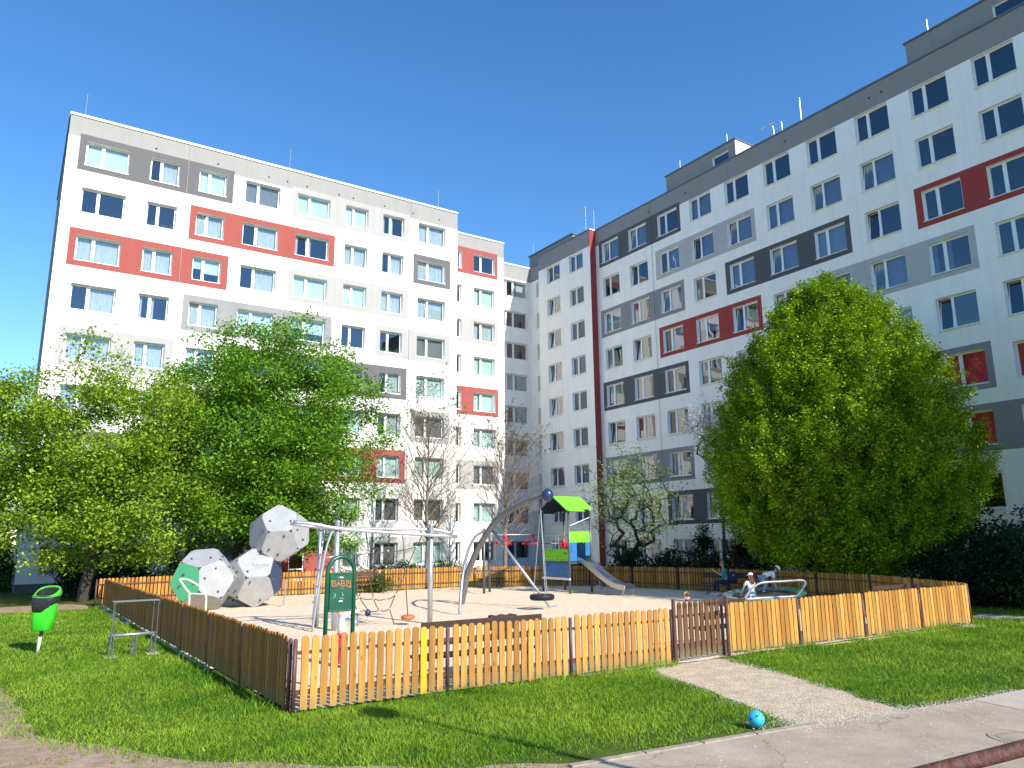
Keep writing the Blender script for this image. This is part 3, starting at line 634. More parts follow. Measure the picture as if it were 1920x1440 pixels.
for y in (25.9,25.3):   # curved grab rails of the roof ladder
    mb=MB(); mb.tube(spline([(36.6,y,ZR),(36.6,y,26.9),(36.55,y+.1,27.1),(36.4,y+.35,27.1),(36.2,y+.6,26.95)],4),.03,6); mb.build('roof_grab_rail',galv,RB)
for y in (36.3,):
    mb=MB(); mb.tube([(XE-.05,y,0.4),(XE-.05,y,ZR)],.012,4)
    for k in range(14): mb.box(XE-.05,XE-.003,y-.02,y+.02,1.5+k*1.8,1.53+k*1.8)
    mb.build('lightning_wire',galvd,RB)
for y in (36.5,32.9,24.9,19.6,18.9):
    mb=MB(); mb.lathe([(.001,0),(.055,0),(.055,.02)],(XE-.012,y,25.4),10,axis=(1,0,0)); mb.build('vent',ventm,RB)
reloc(RB)

# ================================================================ fences
def picket_run(name,A,B,label,inside,nb,gap=(),yellow=None,wm=None,hw=.053,group='wooden picket fences around the playground',gapx=False):
    """A->B on the ground; inside: unit vector towards the sand."""
    A=Vector((*A,0));B=Vector((*B,0)); root=empty(name,A,0,label,'fence',group)
    L=(B-A).length; d=(B-A)/L; q=Vector((inside[0],inside[1],0)); q=(q-d*q.dot(d)).normalized()
    rr=random.Random(int(L*1000)); T=0.0; o=Vector((0,0,0))
    for k in range(nb):
        s0=L*k/nb; s1=L*(k+1)/nb
        mb=MB(); n=max(3,int((s1-s0-.1)/0.142)); yb=None
        for i in range(n):
            c=s0+.07+(s1-s0-.14)*(i+.5)/n; h=1.06+rr.uniform(-.012,.012); th=.011; z0=.07+rr.uniform(-.02,.02); tl=rr.uniform(-.012,.012)
            prof=[(-hw,z0),(hw,z0),(hw,h-.035),(hw*.72,h-.012),(hw*.3,h),(-hw*.3,h),(-hw*.72,h-.012),(-hw,h-.035)]
            m=yb=None
            tgt=mb
            if yellow is not None and k==yellow[0] and i==yellow[1]: tgt=MB()
            f=[d*(c+a+tl*(z-.5))-q*th+Vector((0,0,z)) for a,z in prof]; b=[p+q*(2*th) for p in f]; nn=len(tgt.v); tgt.v+=f+b
            m8=len(prof); tgt.f.append(list(range(nn,nn+m8))); tgt.m.append(0); tgt.f.append(list(range(nn+m8,nn+2*m8))[::-1]); tgt.m.append(0)
            for j in range(m8): tgt.f.append([nn+(j+1)%m8,nn+j,nn+m8+j,nn+m8+(j+1)%m8]); tgt.m.append(0)
            if tgt is not mb: yp=tgt.build('picket',woody,root); yp['label']='single picket painted bright yellow'
        mb.build('picket_panel',wm or wood,root)
        for z in (.30,.83):
            mb=MB(); mb.obox(d*((s0+s1)/2)+q*.035+Vector((0,0,z)),d*((s1-s0)/2-.03),q*.02,(0,0,.022)); mb.build('rail',brn,root)
    for k in range(nb+1):
        c=L*k/nb; mb=MB(); mb.tube([d*c+q*.02,d*c+q*.02+Vector((0,0,1.0))],.032,10); mb.sphere(d*c+q*.02+Vector((0,0,1.0)),.032,8); mb.build('post',brn,root,smooth=True)
    return root
picket_run('picket_fence',(3.65,11.15),(11.05,11.05),'honey coloured picket fence run left of the gate with one bright yellow picket',(0,1),3,yellow=(0,13),hw=.052)
picket_run('picket_fence',(12.62,11.15),(22.45,11.0),'honey coloured picket fence run right of the open gate, facing the lawn',(0,1),4,hw=.059)
picket_run('picket_fence',(22.45,11.0),(23.25,11.5),'short angled picket fence piece at the far right corner by the path',(-1,1),1)
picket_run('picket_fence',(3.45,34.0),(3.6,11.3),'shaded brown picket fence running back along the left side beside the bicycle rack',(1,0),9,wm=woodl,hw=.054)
picket_run('picket_fence',(3.2,34.3),(9.5,34.7),'sunlit picket fence behind the grey climbing polyhedra',(0,-1),2)
picket_run('picket_fence',(9.5,34.7),(20.5,34.5),'sunlit rear picket fence below the bare trees, behind the swing frames',(0,-1),4)
picket_run('picket_fence',(20.5,34.5),(25.2,30.8),'rear picket fence behind the slide tower',(-1,-1),2)
picket_run('picket_fence',(25.2,30.8),(26.8,23.2),'shaded picket fence between the slide and the seated woman',(-1,0),3)
picket_run('picket_fence',(26.8,23.2),(25.9,16.0),'shaded picket fence below the big hornbeam, behind the girls in white caps',(-1,0),3)
picket_run('picket_fence',(25.9,16.0),(23.3,11.5),'dark picket fence closing the right end of the playground by the hedge',(-1,.3),2)
# gate, swung a little inwards
g=empty('playground_gate',(11.1,11.0,0),math.radians(6),'dark brown wooden gate of the playground, seen against the gravel','gate')
for i in range(8):
    pass
mb=MB()
for i in range(8):
    c=.13+i*.175; h=1.10-.0*i; mb.obox((c,0,.60),(.06,0,0),(0,.011,0),(0,0,.50)); mb.tube([(c,-.011,1.10),(c,.011,1.10)],.06,14)
mb.build('picket_panel',woodd,g)
for z in (.33,.86):
    mb=MB(); mb.box(.04,1.42,.013,.05,z,z+.045); mb.build('rail',brn,g)
mb=MB(); mb.box(1.30,1.38,-.06,-.012,.86,.93); mb.build('latch',galvd,g)
for x in (11.08,12.6):
    mb=MB(); mb.tube([(x,11.02,0),(x,11.02,1.22)],.038,10); mb.build('gate_post',brn,smooth=False)
    o=bpy.data.objects[[k.name for k in COL.objects][-1]]
    tag(o,'brown steel gate post on the '+('left' if x<12 else 'right')+' side of the playground gate','post')
# ================================================================ benches
def bench(loc,rz,L,label,seat_h=.45,back_h=.98,m=brnw,group='benches around the playground',name='park_bench'):
    r=empty(name,(*loc,0),rz,label,'bench',group)
    for s in (-1,1):
        mb=MB(); x=s*(L/2-.25); mb.tube([(x,-.2,0),(x,-.2,seat_h-.02)],.025,6); mb.tube([(x,.2,0),(x,.2,seat_h-.02)],.025,6); mb.tube([(x,-.22,seat_h-.03),(x,.22,seat_h-.03)],.02,6)
        if back_h: mb.tube([(x,.2,seat_h-.03),(x,.3,back_h-.02)],.02,6)
        mb.build('leg',galvd,r)
    mb=MB()
    for k in range(4): mb.box(-L/2,L/2,-.22+k*.115,-.12+k*.115,seat_h,seat_h+.035)
    mb.build('seat',m,r,bevel=.006)
    if back_h:
        mb=MB()
        for z in (seat_h+.22,back_h-.11): mb.hexa([(-L/2,.22+(z-seat_h)*.12,z),(L/2,.22+(z-seat_h)*.12,z),(L/2,.255+(z-seat_h)*.12,z),(-L/2,.255+(z-seat_h)*.12,z),(-L/2,.235+(z-seat_h)*.12,z+.11),(L/2,.235+(z-seat_h)*.12,z+.11),(L/2,.27+(z-seat_h)*.12,z+.11),(-L/2,.27+(z-seat_h)*.12,z+.11)])
        mb.build('backrest',m,r,bevel=.006)
    return r
bench((7.15,12.0),PI,2.45,'long dark brown bench with its back to the fence, behind the yellow picket',back_h=1.06)
bench((13.35,12.0),PI,1.3,'short dark brown bench just right of the gate, against the fence',back_h=1.06)
bench((22.3,13.2),PI,2.7,'dark brown bench at the far right end inside the fence',back_h=.98)
bench((14.3,33.6),0,1.8,'weathered brown bench by the rear fence behind the rope net',back_h=1.0)
bench((20.8,33.4),0,1.5,'grey bench with dark sides behind the arched swing',back_h=0)
bench((25.55,22.05),math.radians(-62),2.4,'dark brown bench in the shade where the woman sits',back_h=.95,seat_h=.5)

# ================================================================ climbing polyhedra
def ico():
    p=(1+5**.5)/2; V=[]
    for a in (-1,1):
        for b in (-p,p): V+=[Vector((0,a,b)),Vector((a,b,0)),Vector((b,0,a))]
    return [v.normalized() for v in V]
RD=1.18; INR=RD*0.7947
fwd=Vector((math.cos(YAW),math.sin(YAW),0)); rgt=Vector((math.sin(YAW),-math.cos(YAW),0)); UPV=Vector((0,0,1))
I=ico(); a0=I[0]; b0=next(v for v in I if abs(v.dot(a0)+0.4472)<.01)
n1=(rgt*.44+UPV*.86+fwd*.20).normalized(); n2=(-rgt*.66-fwd*.75).normalized(); n2=(n2-n1*n2.dot(n1)).normalized(); n2=(-.4472*n1+math.sqrt(1-.2)*n2).normalized()
def frame(a,b): c=a.cross(b).normalized(); return Matrix((a,c.cross(a),c)).transposed()
Rm=frame(n1,n2)@frame(a0,b0).inverted(); NORM=[Rm@v for v in I]
def faces_of(norms):
    verts=[]
    for i in range(12):
        for j in range(i+1,12):
            for k in range(j+1,12):
                if norms[i].dot(norms[j])>.4 and norms[j].dot(norms[k])>.4 and norms[i].dot(norms[k])>.4: verts.append((norms[i]+norms[j]+norms[k]).normalized()*RD)
    out=[]
    for n in norms:
        vs=sorted(verts,key=lambda v:-v.dot(n))[:5]; c=sum(vs,Vector())/5; x=(vs[0]-c).normalized(); y=n.cross(x)
        vs.sort(key=lambda v:math.atan2((v-c).dot(y),(v-c).dot(x))); out.append((n,c,x,y,vs))
    return out
hp_white=mat('grey_hdpe',(0.33,0.335,0.345),0.5,var=0.12,vscale=3); hp_green=mat('sea_green_hdpe',(0.09,0.42,0.20),0.4,var=0.05); hp_blue=mat('slate_blue_hdpe',(0.03,0.055,0.12),0.45,var=0.08); hp_teal=mat('teal_hdpe',(0.10,0.36,0.25),0.45)
hold=mat('climbing_hold',(0.06,0.065,0.075),0.6); ink=mat('pen_graffiti',(0.06,0.06,0.08),0.6)
MC={2:Vector((8.0,29.95,1.06))}
clim=empty('climbing_structure',(7.4,29.6,0),0,'three joined grey polyhedra with black climbing holds, green and blue panels, tilted stack','climbing frame')
def poly(center,norms,skip,colf,holdsf,seed):
    rr=random.Random(seed); root=bpy.data.objects.new('polyhedron',None); COL.objects.link(root); root.parent=clim; root.location=center-clim.location
    for (n,c,x,y,vs) in faces_of(norms):
        if any(n.dot(s)>.95 for s in skip): continue
        pts=[]; t=.115
        for i in range(5):
            a=vs[i-1];b=vs[i];e=vs[(i+1)%5]; pts+= [b.lerp(a,t),b.lerp(e,t)]
        pts=[c+(p-c)*.988 for p in pts]; mb=MB(); k=len(pts); nn=0
        mb.v=[p+n*.006 for p in pts]+[p-n*.014 for p in pts]; mb.f=[list(range(k)),list(range(k,2*k))[::-1]]+[[(j+1)%k,j,k+j,k+(j+1)%k] for j in range(k)]; mb.m=[0]*(k+2)
        mb.build('panel',colf(n),root)
        for (hx,hy) in holdsf(n,rr):
            p=c+x*hx+y*hy+n*.004; mb=MB(); s=.045; q=[]; m=7
            ring=[p+(x*math.cos(2*PI*i/m)+y*math.sin(2*PI*i/m))*s*rr.uniform(.8,1.25) for i in range(m)]; top=[p+n*.06+(v-p)*.55+y*.015 for v in ring]
            mb.v=ring+top; mb.f=[[(j+1)%m,j,m+j,m+(j+1)%m] for j in range(m)]+[list(range(m,2*m))[::-1]]; mb.m=[0]*(m+1); mb.build('hand_hold',hold,root)
    # steel lining seen at the little triangular corners
    mb=MB(); fs=faces_of(norms); done=[]
    for (n,c,x,y,vs) in fs:
        mb.face([c+(v-c)*.97-n*.022 for v in vs])
    mb.build('inner_shell',galvd,root)
    return root
def hf(n,rr):
    if n.dot(fwd)>.35: return []
    k=rr.choice([2,3,3]); out=[]
    for i in range(k): a=2*PI*(i/k)+rr.uniform(-.5,.5); out.append((math.cos(a)*rr.uniform(.25,.5),math.sin(a)*rr.uniform(.25,.5)))
    return out
def picker(sel,cols,default=None):
    def f(n):
        for d_,m_ in sel:
            if n.dot(d_)>.999: return m_
        return hp_white
    return f
refl=lambda V,n:[v-2*v.dot(n)*n for v in V]
rz_=lambda V,a:[Matrix.Rotation(math.radians(a),3,'Z')@v for v in V]; N1=rz_(refl(NORM,n2),22); N3=NORM; NORM=rz_(NORM,12)
bestn=lambda N,d:max(N,key=lambda v:v.dot(d))
col2=picker([(bestn(NORM,rgt*.95-UPV*.1-fwd*.1),hp_blue),(bestn(NORM,UPV*.75+fwd*.6-rgt*.3),hp_teal)],0); col1=picker([(bestn(N1,-rgt*.75-fwd*.55-UPV*.1),hp_green)],0); col3=picker([],0)
poly(MC[2],NORM,[],col2,hf,3); poly(MC[2]+n1*2*INR,N3,[],col3,hf,5); c1=MC[2]+n2*2*INR; c1.z=max(c1.z,0.98)
pz=poly(c1,N1,[],col1,hf,8)
# pen scribbles on the near white panel of the middle polyhedron
best=max(faces_of(NORM),key=lambda f:f[0].dot(-fwd*.7+UPV*.5+rgt*.25)); n,c,_,_,_=best; c=c+MC[2]
ey=(UPV-n*UPV.z).normalized(); ex=ey.cross(n).normalized(); mb=MB(); rr=random.Random(4)
cl=[c+n*.012+ex*(.16+.30*math.cos(t)*(1+.07*math.sin(7*t)))+ey*(-.02+.19*math.sin(t)*(1+.1*math.cos(8*t))) for t in [2*PI*i/48 for i in range(48)]]
mb.tube(cl,.006,4,closed=True)
for row,(y0,n_) in enumerate(((.04,5),(-.07,5),(.27,4))):
    for k in range(n_):
        x0=(0.0 if row<2 else .12)+k*.075; P=[c+n*.012+ex*(x0+rr.uniform(0,.06))+ey*(y0+rr.uniform(-.035,.045)) for _ in range(4)]; mb.tube(P,.005,4)
sc=mb.build('scribble',ink,clim); sc.location=Vector(sc.location)-clim.location
# bent steel step rail in front of the green panel, and the small post behind
mb=MB(); mb.tube(spline([(5.07,26.05,0),(5.05,26.07,.8),(4.98,26.1,.92),(4.78,26.25,1.24),(4.86,26.24,1.27),(5.05,26.07,1.22),(5.35,25.85,1.0),(5.47,25.78,.8),(5.5,25.76,.6),(5.5,25.76,0)],5),.032,8); mb.tube([(5.06,26.07,.83),(5.46,25.79,.8)],.022,8)
tag(mb.build('step_rail',mat('cream_painted_steel',(.62,.60,.52),.4)),'bent cream steel step rail standing before the green polyhedron panel','step rail')
mb=MB(); mb.tube([(8.95,29.0,0),(9.0,29.0,1.0)],.03,8); mb.box(8.8,9.0,28.9,29.1,0.03,.06); tag(mb.build('steel_pole',galv,smooth=False),'short steel pole at the foot of the blue polyhedron panel','pole')

# ================================================================ rope climbing frame with ladder
rope=mat('brown_rope',(0.085,0.06,0.045),0.9,var=.2); clampm=mat('cream_rope_clamp',(.50,.46,.34),.5)
fr=empty('rope_climbing_frame',(9.0,20.5,0),0,'galvanised steel frame with long crossing beams, ladder and hanging brown rope net','climbing frame')
def T(root,name,pts,r,m,n=10,smooth=True,closed=False):
    mb=MB(); mb.tube(pts,r,n,closed=closed); o=mb.build(name,m,root,smooth=smooth); o.location=-Vector(root.location); return o
for (x,y,h,rr_) in ((7.68,20.35,2.96,.075),(7.60,21.5,2.92,.06),(10.56,20.3,2.88,.075)):
    T(fr,'post',[(x,y,0),(x,y,h-.03)],rr_,galv,12); mb=MB(); mb.sphere((x,y,h-.03),rr_*1.06,12,sc=(1,1,.6)); o=mb.build('post_cap',galv,fr,smooth=True); o.location=-Vector(fr.location)
T(fr,'beam',spline([(6.5,20.55,2.92),(7.0,20.35,2.86),(7.68,20.25,2.74),(9.3,20.2,2.62),(11.35,20.15,2.50)],5),.055,galv)
T(fr,'beam',spline([(6.75,21.6,2.90),(7.6,21.45,2.80),(9.0,20.85,2.74),(10.56,20.42,2.72),(11.25,20.25,2.60)],5),.05,galv)
T(fr,'cross_tube',[(9.2,20.8,2.72),(9.5,20.2,2.60)],.03,galv,8); T(fr,'cross_tube',[(7.68,20.3,2.7),(7.45,21.3,2.7)],.03,galv,8)
for pts in (spline([(7.12,20.45,0),(7.17,20.43,.6),(7.25,20.4,1.3),(7.38,20.36,2.2),(7.55,20.34,2.78)],4),spline([(7.30,20.95,0),(7.32,20.95,.6),(7.38,20.95,1.3),(7.46,20.95,2.2),(7.58,21.1,2.78)],4)): T(fr,'ladder_rail',pts,.035,galv,8)
for k in range(6):
    z=.35+k*.42; t=z/2.78; x=7.12+.43*t**1.6; T(fr,'rung',[(x,20.44,z),(x+.12*(1-t),20.95,z)],.02,galv,8)
for z in (.45,1.2,1.95): T(fr,'rung',[(7.2+.06*z,20.43,z),(7.68,20.35,z+.05)],.02,galv,8)
NP=dict(a=(8.64,20.6,2.62),b=(9.36,20.6,2.60),c=(9.66,20.35,2.58),d=(10.26,20.3,2.55),e=(7.72,20.45,1.75),
 f=(8.38,20.7,1.56),g=(8.73,20.7,1.62),h=(9.08,20.6,1.52),i=(9.28,20.6,1.67),j=(9.76,20.5,1.31),k=(8.38,20.8,1.12),l=(8.56,20.8,.84),m=(8.96,20.7,.79),n=(9.3,20.65,.77),o=(9.59,20.6,.87),
 p=(8.84,20.8,.47),q=(9.17,20.75,.46),r=(9.46,20.7,.48),s=(8.54,20.85,.48),u=(8.57,20.9,0),v=(9.63,20.7,0),w=(9.9,20.4,.25),x=(9.90,20.4,0),y=(8.39,20.8,.82),aa=(8.38,20.6,2.06),bb=(8.72,20.6,2.08),cc=(9.3,20.55,2.11),dd=(10.12,20.4,2.22))
RP=['a bb g m q','b cc i','d dd j o r v','c w','e f g h i','e k l p q r','k y s u','aa bb cc dd','l m n o','y l','g l','f k']
for s in RP:
    ids=s.split(); P=[]
    for a_,b_ in zip(ids[:-1],ids[1:]):
        A=Vector(NP[a_]);B=Vector(NP[b_]); hor=abs((B-A).z)<.35
        for t in (0,.33,.66): P.append(A.lerp(B,t)-Vector((0,0,.05*math.sin(PI*t) if hor else 0)))
    P.append(Vector(NP[ids[-1]])); T(fr,'rope',P,.014,rope,6)
mb=MB()
for k_ in 'f g h i j l m n o p q r s'.split()+['aa','bb','cc','dd']: mb.sphere(NP[k_],.032,8)
o=mb.build('rope_clamps',clampm,fr,smooth=True); o.location=-Vector(fr.location)
mb=MB(); mb.lathe([(.001,.30),(.13,.31),(.20,.27),(.21,.22),(.14,.19),(.001,.18)],(9.9,20.4,0),16)
for k in range(3): a=k*2.1+.4; mb.sphere((9.9+.15*math.cos(a),20.4+.15*math.sin(a),.18),.03,8)
o=mb.build('disc_seat',mat('orange_disc',(0.50,0.13,0.05),.5,var=.2),fr,smooth=True); o.location=-Vector(fr.location)

# ================================================================ arched tyre swing
ar=empty('arched_swing',(14.7,25.6,0),0,'curved grey steel arch on three feet with a blue ball at its tip','swing frame')
arc=[(14.66,25.66,0),(14.70,25.5,.5),(14.74,25.35,1.1),(14.82,25.02,1.7),(14.92,24.66,2.25),(15.1,23.98,3.0),(15.25,23.42,3.35),(15.40,22.85,3.60),(15.57,22.15,3.80),(15.72,21.62,3.88)]
s_=spline(arc,5); T(ar,'arch_beam',s_,[.115 if i<len(s_)*.75 else .115-.04*(i-len(s_)*.75)/(len(s_)*.25) for i in range(len(s_))],mat('weathered_grey_steel',(.17,.17,.175),.45,.5,var=.2,vscale=8),14)
T(ar,'arch_leg',spline([(12.6,22.16,0),(12.66,22.2,.5),(12.85,22.4,1.2),(13.35,22.95,1.95),(14.1,23.7,2.5),(14.95,24.45,2.72)],5),.05,galv,10)
T(ar,'arch_leg',[(16.33,22.2,0),(15.1,24.2,2.80)],.048,galv,10)
mb=MB(); mb.sphere((15.75,21.5,3.92),.21,20,sc=(1,1,1.12)); o=mb.build('ball_cap',mat('navy_ball',(.02,.04,.11),.3),ar,smooth=True); o.location=-Vector(ar.location)
T(ar,'swivel',[(15.66,21.8,3.78),(15.66,21.8,3.45)],.05,galvd,8)
ty=empty('tyre_swing',(15.66,21.8,.45),0,'black car tyre hanging flat on chains from the arched swing','tyre swing')
mb=MB(); pr=[(.20,-.08),(.24,-.10),(.36,-.10),(.41,-.07),(.42,0),(.41,.07),(.36,.10),(.24,.10),(.20,.08),(.22,.03),(.22,-.03),(.20,-.08)]
mb.lathe(pr,(0,0,0),40)
for k in range(40):
    a=2*PI*k/40; mb.obox((.422*math.cos(a),.422*math.sin(a),0),(.006*math.cos(a),.006*math.sin(a),0),(-.018*math.sin(a),.018*math.cos(a),0),(0,0,.05))
mb.build('tyre',mat('black_rubber',(.012,.012,.014),.55,bump=.3),ty,smooth=True)
for k in range(3):
    a=k*2*PI/3+.3; mb=MB(); A=Vector((.30*math.cos(a),.30*math.sin(a),.1)); B=Vector((0,0,3.0)); n_=64
    for i in range(n_):
        p=A.lerp(B,(i+.5)/n_); d=(B-A).normalized(); side=d.cross(Vector((1,0,0)) if i%2 else Vector((0,1,0))).normalized(); mb.obox(p,d*.03,side*.012,d.cross(side)*.005)
    mb.build('chain',galv,ty)

# ================================================================ slide tower
lime=mat('lime_panel',(0.19,0.62,0.03),0.4,var=.03); blu=mat('blue_panel',(0.025,0.16,0.40),0.45,var=.04); hole=mat('panel_hole',(.01,.015,.02),.8)
tw=empty('slide_tower',(21.8,28.3,0),0,'play tower with lime green roof, lime and blue perforated panels and grey posts','play tower')
def TW(mb,name,m,**k): o=mb.build(name,m,tw,**k); o.location=-Vector(tw.location); return o
for (x,y) in ((21.15,27.3),(21.15,29.3),(22.40,27.3),(22.40,29.3)):
    mb=MB(); mb.tube([(x,y,0),(x,y,3.66)],.052,12); TW(mb,'post',galvd,smooth=True); mb=MB(); mb.sphere((x,y,3.68),.062,12,sc=(1,1,.8)); TW(mb,'post_cap',galv,smooth=True)
rz0,rz1,yr=3.66,4.36,28.3
def rpanel(y0,z0,y1,z1,m,nm,x0=20.98,x1=22.60,notch=True,seed=1):
    mb=MB(); A=Vector((x0,y0,z0));B=Vector((x1,y0,z0));Cc=Vector((x1,y1,z1));D=Vector((x0,y1,z1)); n=(B-A).cross(D-A).normalized()*.012
    if notch:
        k=.13; pts=[A+(D-A)*.02,A.lerp(B,.08)-(D-A)*.05,A.lerp(B,.62)-(D-A)*.05,A.lerp(B,.62)+(D-A)*.10,B+(Cc-B)*.10,Cc,D]
    else: pts=[A,B,Cc,D]
    k=len(pts); mb.v=[p+n for p in pts]+[p-n for p in pts]; mb.f=[list(range(k)),list(range(k,2*k))[::-1]]+[[(j+1)%k,j,k+j,k+(j+1)%k] for j in range(k)]; mb.m=[0]*(k+2)
    o=TW(mb,nm,m); rr=random.Random(seed); hb=MB()
    for i in range(14):
        for j in range(7):
            if rr.random()<.35:
                p=A+(B-A)*((i+.7)/15)+(D-A)*((j+.8)/8)
                for s in (1,-1): hb.obox(p+n*s*1.15,(B-A).normalized()*.017,(D-A).normalized()*.017,n*.12)
    hb.build('holes',hole,o)
    lb=MB(); dn2=Vector((0,0,-.03)); lb.v=[p+dn2+n for p in pts]+[p+dn2-n*.2 for p in pts]; lb.f=[list(range(k)),list(range(k,2*k))[::-1]]+[[(j+1)%k,j,k+j,k+(j+1)%k] for j in range(k)]; lb.m=[0]*(k+2); lb.build('lining',mat('navy_lining',(.012,.02,.045),.5),o)
    return o
rpanel(27.18,rz0,28.3,rz1,lime,'roof_panel',seed=2); rpanel(29.42,rz0,28.3,rz1,lime,'roof_panel',seed=3)
for x in (20.98,22.60):   # dark edging of the gables and ridge
    for y in (27.18,29.42): mb=MB(); mb.tube([(x,y,rz0-.02),(x,28.3,rz1-.02)],.022,6); TW(mb,'roof_edge',galvd)
mb=MB(); mb.tube([(20.98,28.3,rz1),(22.6,28.3,rz1)],.022,6); TW(mb,'roof_edge',galvd)
def vpanel(axis,c,a0,a1,z0,z1,m,nm,seed,dens=.3,label=None):
    mb=MB(); hb=MB(); rr=random.Random(seed); t=.009
    if axis=='x': mb.box(c-t,c+t,a0,a1,z0,z1)
    else: mb.box(a0,a1,c-t,c+t,z0,z1)
    o=TW(mb,nm,m); na=int((a1-a0)/.12); nz=int((z1-z0)/.11)
    for i in range(na):
        for j in range(nz):
            if rr.random()<dens:
                a=a0+(a1-a0)*(i+.5)/na; z=z0+(z1-z0)*(j+.5)/nz; s=rr.choice([.014,.02,.024])
                for sg in (-1,1):
                    if axis=='x': hb.box(c+sg*t,c+sg*(t+.002),a-s,a+s,z-s,z+s)
                    else: hb.box(a-s,a+s,c+sg*t,c+sg*(t+.002),z-s,z+s)
    hb.build('holes',hole,o); return o
vpanel('x',21.15,27.36,29.24,1.43,1.95,lime,'side_panel',4,.35); vpanel('x',21.15,27.36,29.24,.74,1.42,blu,'side_panel',5,.3)
mb=MB(); mb.box(21.125,21.14,27.50,27.68,1.72,1.80); TW(mb,'name_plate',mat('red_plate',(.25,.06,.02),.5))
vpanel('y',27.3,21.21,22.34,2.25,2.73,lime,'front_panel',6,.3); vpanel('y',27.3,21.21,21.58,1.42,2.24,blu,'front_panel',7,.12); vpanel('y',27.3,22.08,22.34,1.65,2.24,blu,'front_panel',9,.25)
vpanel('x',22.40,27.36,29.24,1.42,2.2,blu,'side_panel',8,.3)
mb=MB(); mb.box(21.1,22.42,27.28,29.32,1.30,1.36); TW(mb,'platform',galvd)
mb=MB(); mb.box(21.10,21.16,27.25,29.35,.60,.70); TW(mb,'base_rail',coping)
for (p,q) in (((21.2,27.3,2.98),(22.35,27.3,3.36)),((21.2,29.3,2.2),(22.35,29.3,2.2)),((21.15,27.36,2.55),(21.15,29.24,2.55)),((21.15,28.1,1.95),(21.15,28.1,2.55)),((21.15,28.3,1.95),(21.15,28.3,2.55))):
    mb=MB(); mb.tube([p,q],.02,8); TW(mb,'handrail',galv)
for x in (22.55,22.95):   # ladder arc under the slide side
    mb=MB(); mb.tube(spline([(x,26.9,0),(x,26.95,.6),(x-.1,27.1,1.1),(x-.15,27.3,1.4)],4),.02,8); TW(mb,'ladder_rail',galv)
for k in range(4):
    mb=MB(); z=.3+.28*k; mb.tube([(22.50-.02*k,26.92+.05*k,z),(22.98-.02*k,26.92+.05*k,z)],.016,6); TW(mb,'rung',galv)
# slide
slm=mat('stainless_steel',(.55,.56,.58),.28,.9,var=.08,vscale=5)
cl_=[(27.35,1.42),(27.0,1.34),(26.5,1.05),(26.0,.76),(25.5,.50),(25.1,.36),(24.8,.31),(24.5,.30)]
C2=[Vector((0,a,b)) for a,b in cl_]; C2=spline(C2,4); mb=MB()
def sx(i): return 21.82+.0*i
x0,x1=21.62,22.10
for i in range(len(C2)-1):
    a=C2[i];b=C2[i+1]; off=lambda y:(27.35-y)*.10
    for m_ in range(1):
        A0=Vector((x0+off(a.y),a.y,a.z));A1=Vector((x1+off(a.y),a.y,a.z));B0=Vector((x0+off(b.y),b.y,b.z));B1=Vector((x1+off(b.y),b.y,b.z))
        mb.face([A0,A1,B1,B0]); H=Vector((0,0,.19)); D_=Vector((0,0,-.03))
        for (p,q,s) in ((A0,B0,-1),(A1,B1,1)):
            ox=Vector((.03*s,0,0)); mb.hexa([p+D_,p+D_+ox,q+D_+ox,q+D_,p+H,p+H+ox,q+H+ox,q+H])
sd=TW(mb,'slide_chute',slm,smooth=False)
for s,x in ((-1,x0+.28),(1,x1+.30)):
    mb=MB(); mb.tube(spline([(x+.02*s,24.75,0),(x+.02*s,24.52,.35),(x+.02*s,24.62,.47),(x+.02*s,24.9,.53)],4),.02,8); TW(mb,'slide_foot',slm,smooth=True)

# ================================================================ carousel bar with hanging red seats
cb=empty('swing_stand',(19.5,29.9,0),0,'grey steel goal shaped frame carrying two red hanging triangle seats behind the arch','play frame')
for (x,y,h) in ((18.15,29.7,2.9),(19.0,30.6,2.7)): T(cb,'post',[(x,y,0),(x,y,h)],.06,galvd,10)
T(cb,'bar',[(18.5,29.95,2.62),(21.15,29.5,2.62)],.03,galv,8); T(cb,'bar',[(18.15,29.7,.95),(19.0,30.6,.95)],.03,galv,8)
redm=mat('red_plastic',(.62,.012,.03),.35)
for x in (19.3,20.75):
    st_=empty('triangle_swing',(x,29.85-(x-18.5)*.12,2.60),0,('left' if x<20 else 'right')+' one of the two red three-armed hanging seats on the steel bar','hanging seat','red hanging seats')
    T2=[]
    mb=MB(); mb.sphere((0,0,-.04),.09,10)
    ring=[Vector((.46*math.cos(a),.46*math.sin(a),-.40)) for a in (.3,.3+2*PI/3,.3+4*PI/3)]
    for v in ring: mb.tube([(0,0,-.05),v],.028,6)
    mb.build('arms',redm,st_,smooth=True)
    mb=MB(); mb.tube(ring,.03,6,closed=True); mb.build('ring',redm,st_,smooth=True)
    for v in ring: mb=MB(); mb.sphere(v,.06,8,sc=(1,1,.6)); mb.build('grip',redm,st_,smooth=True)

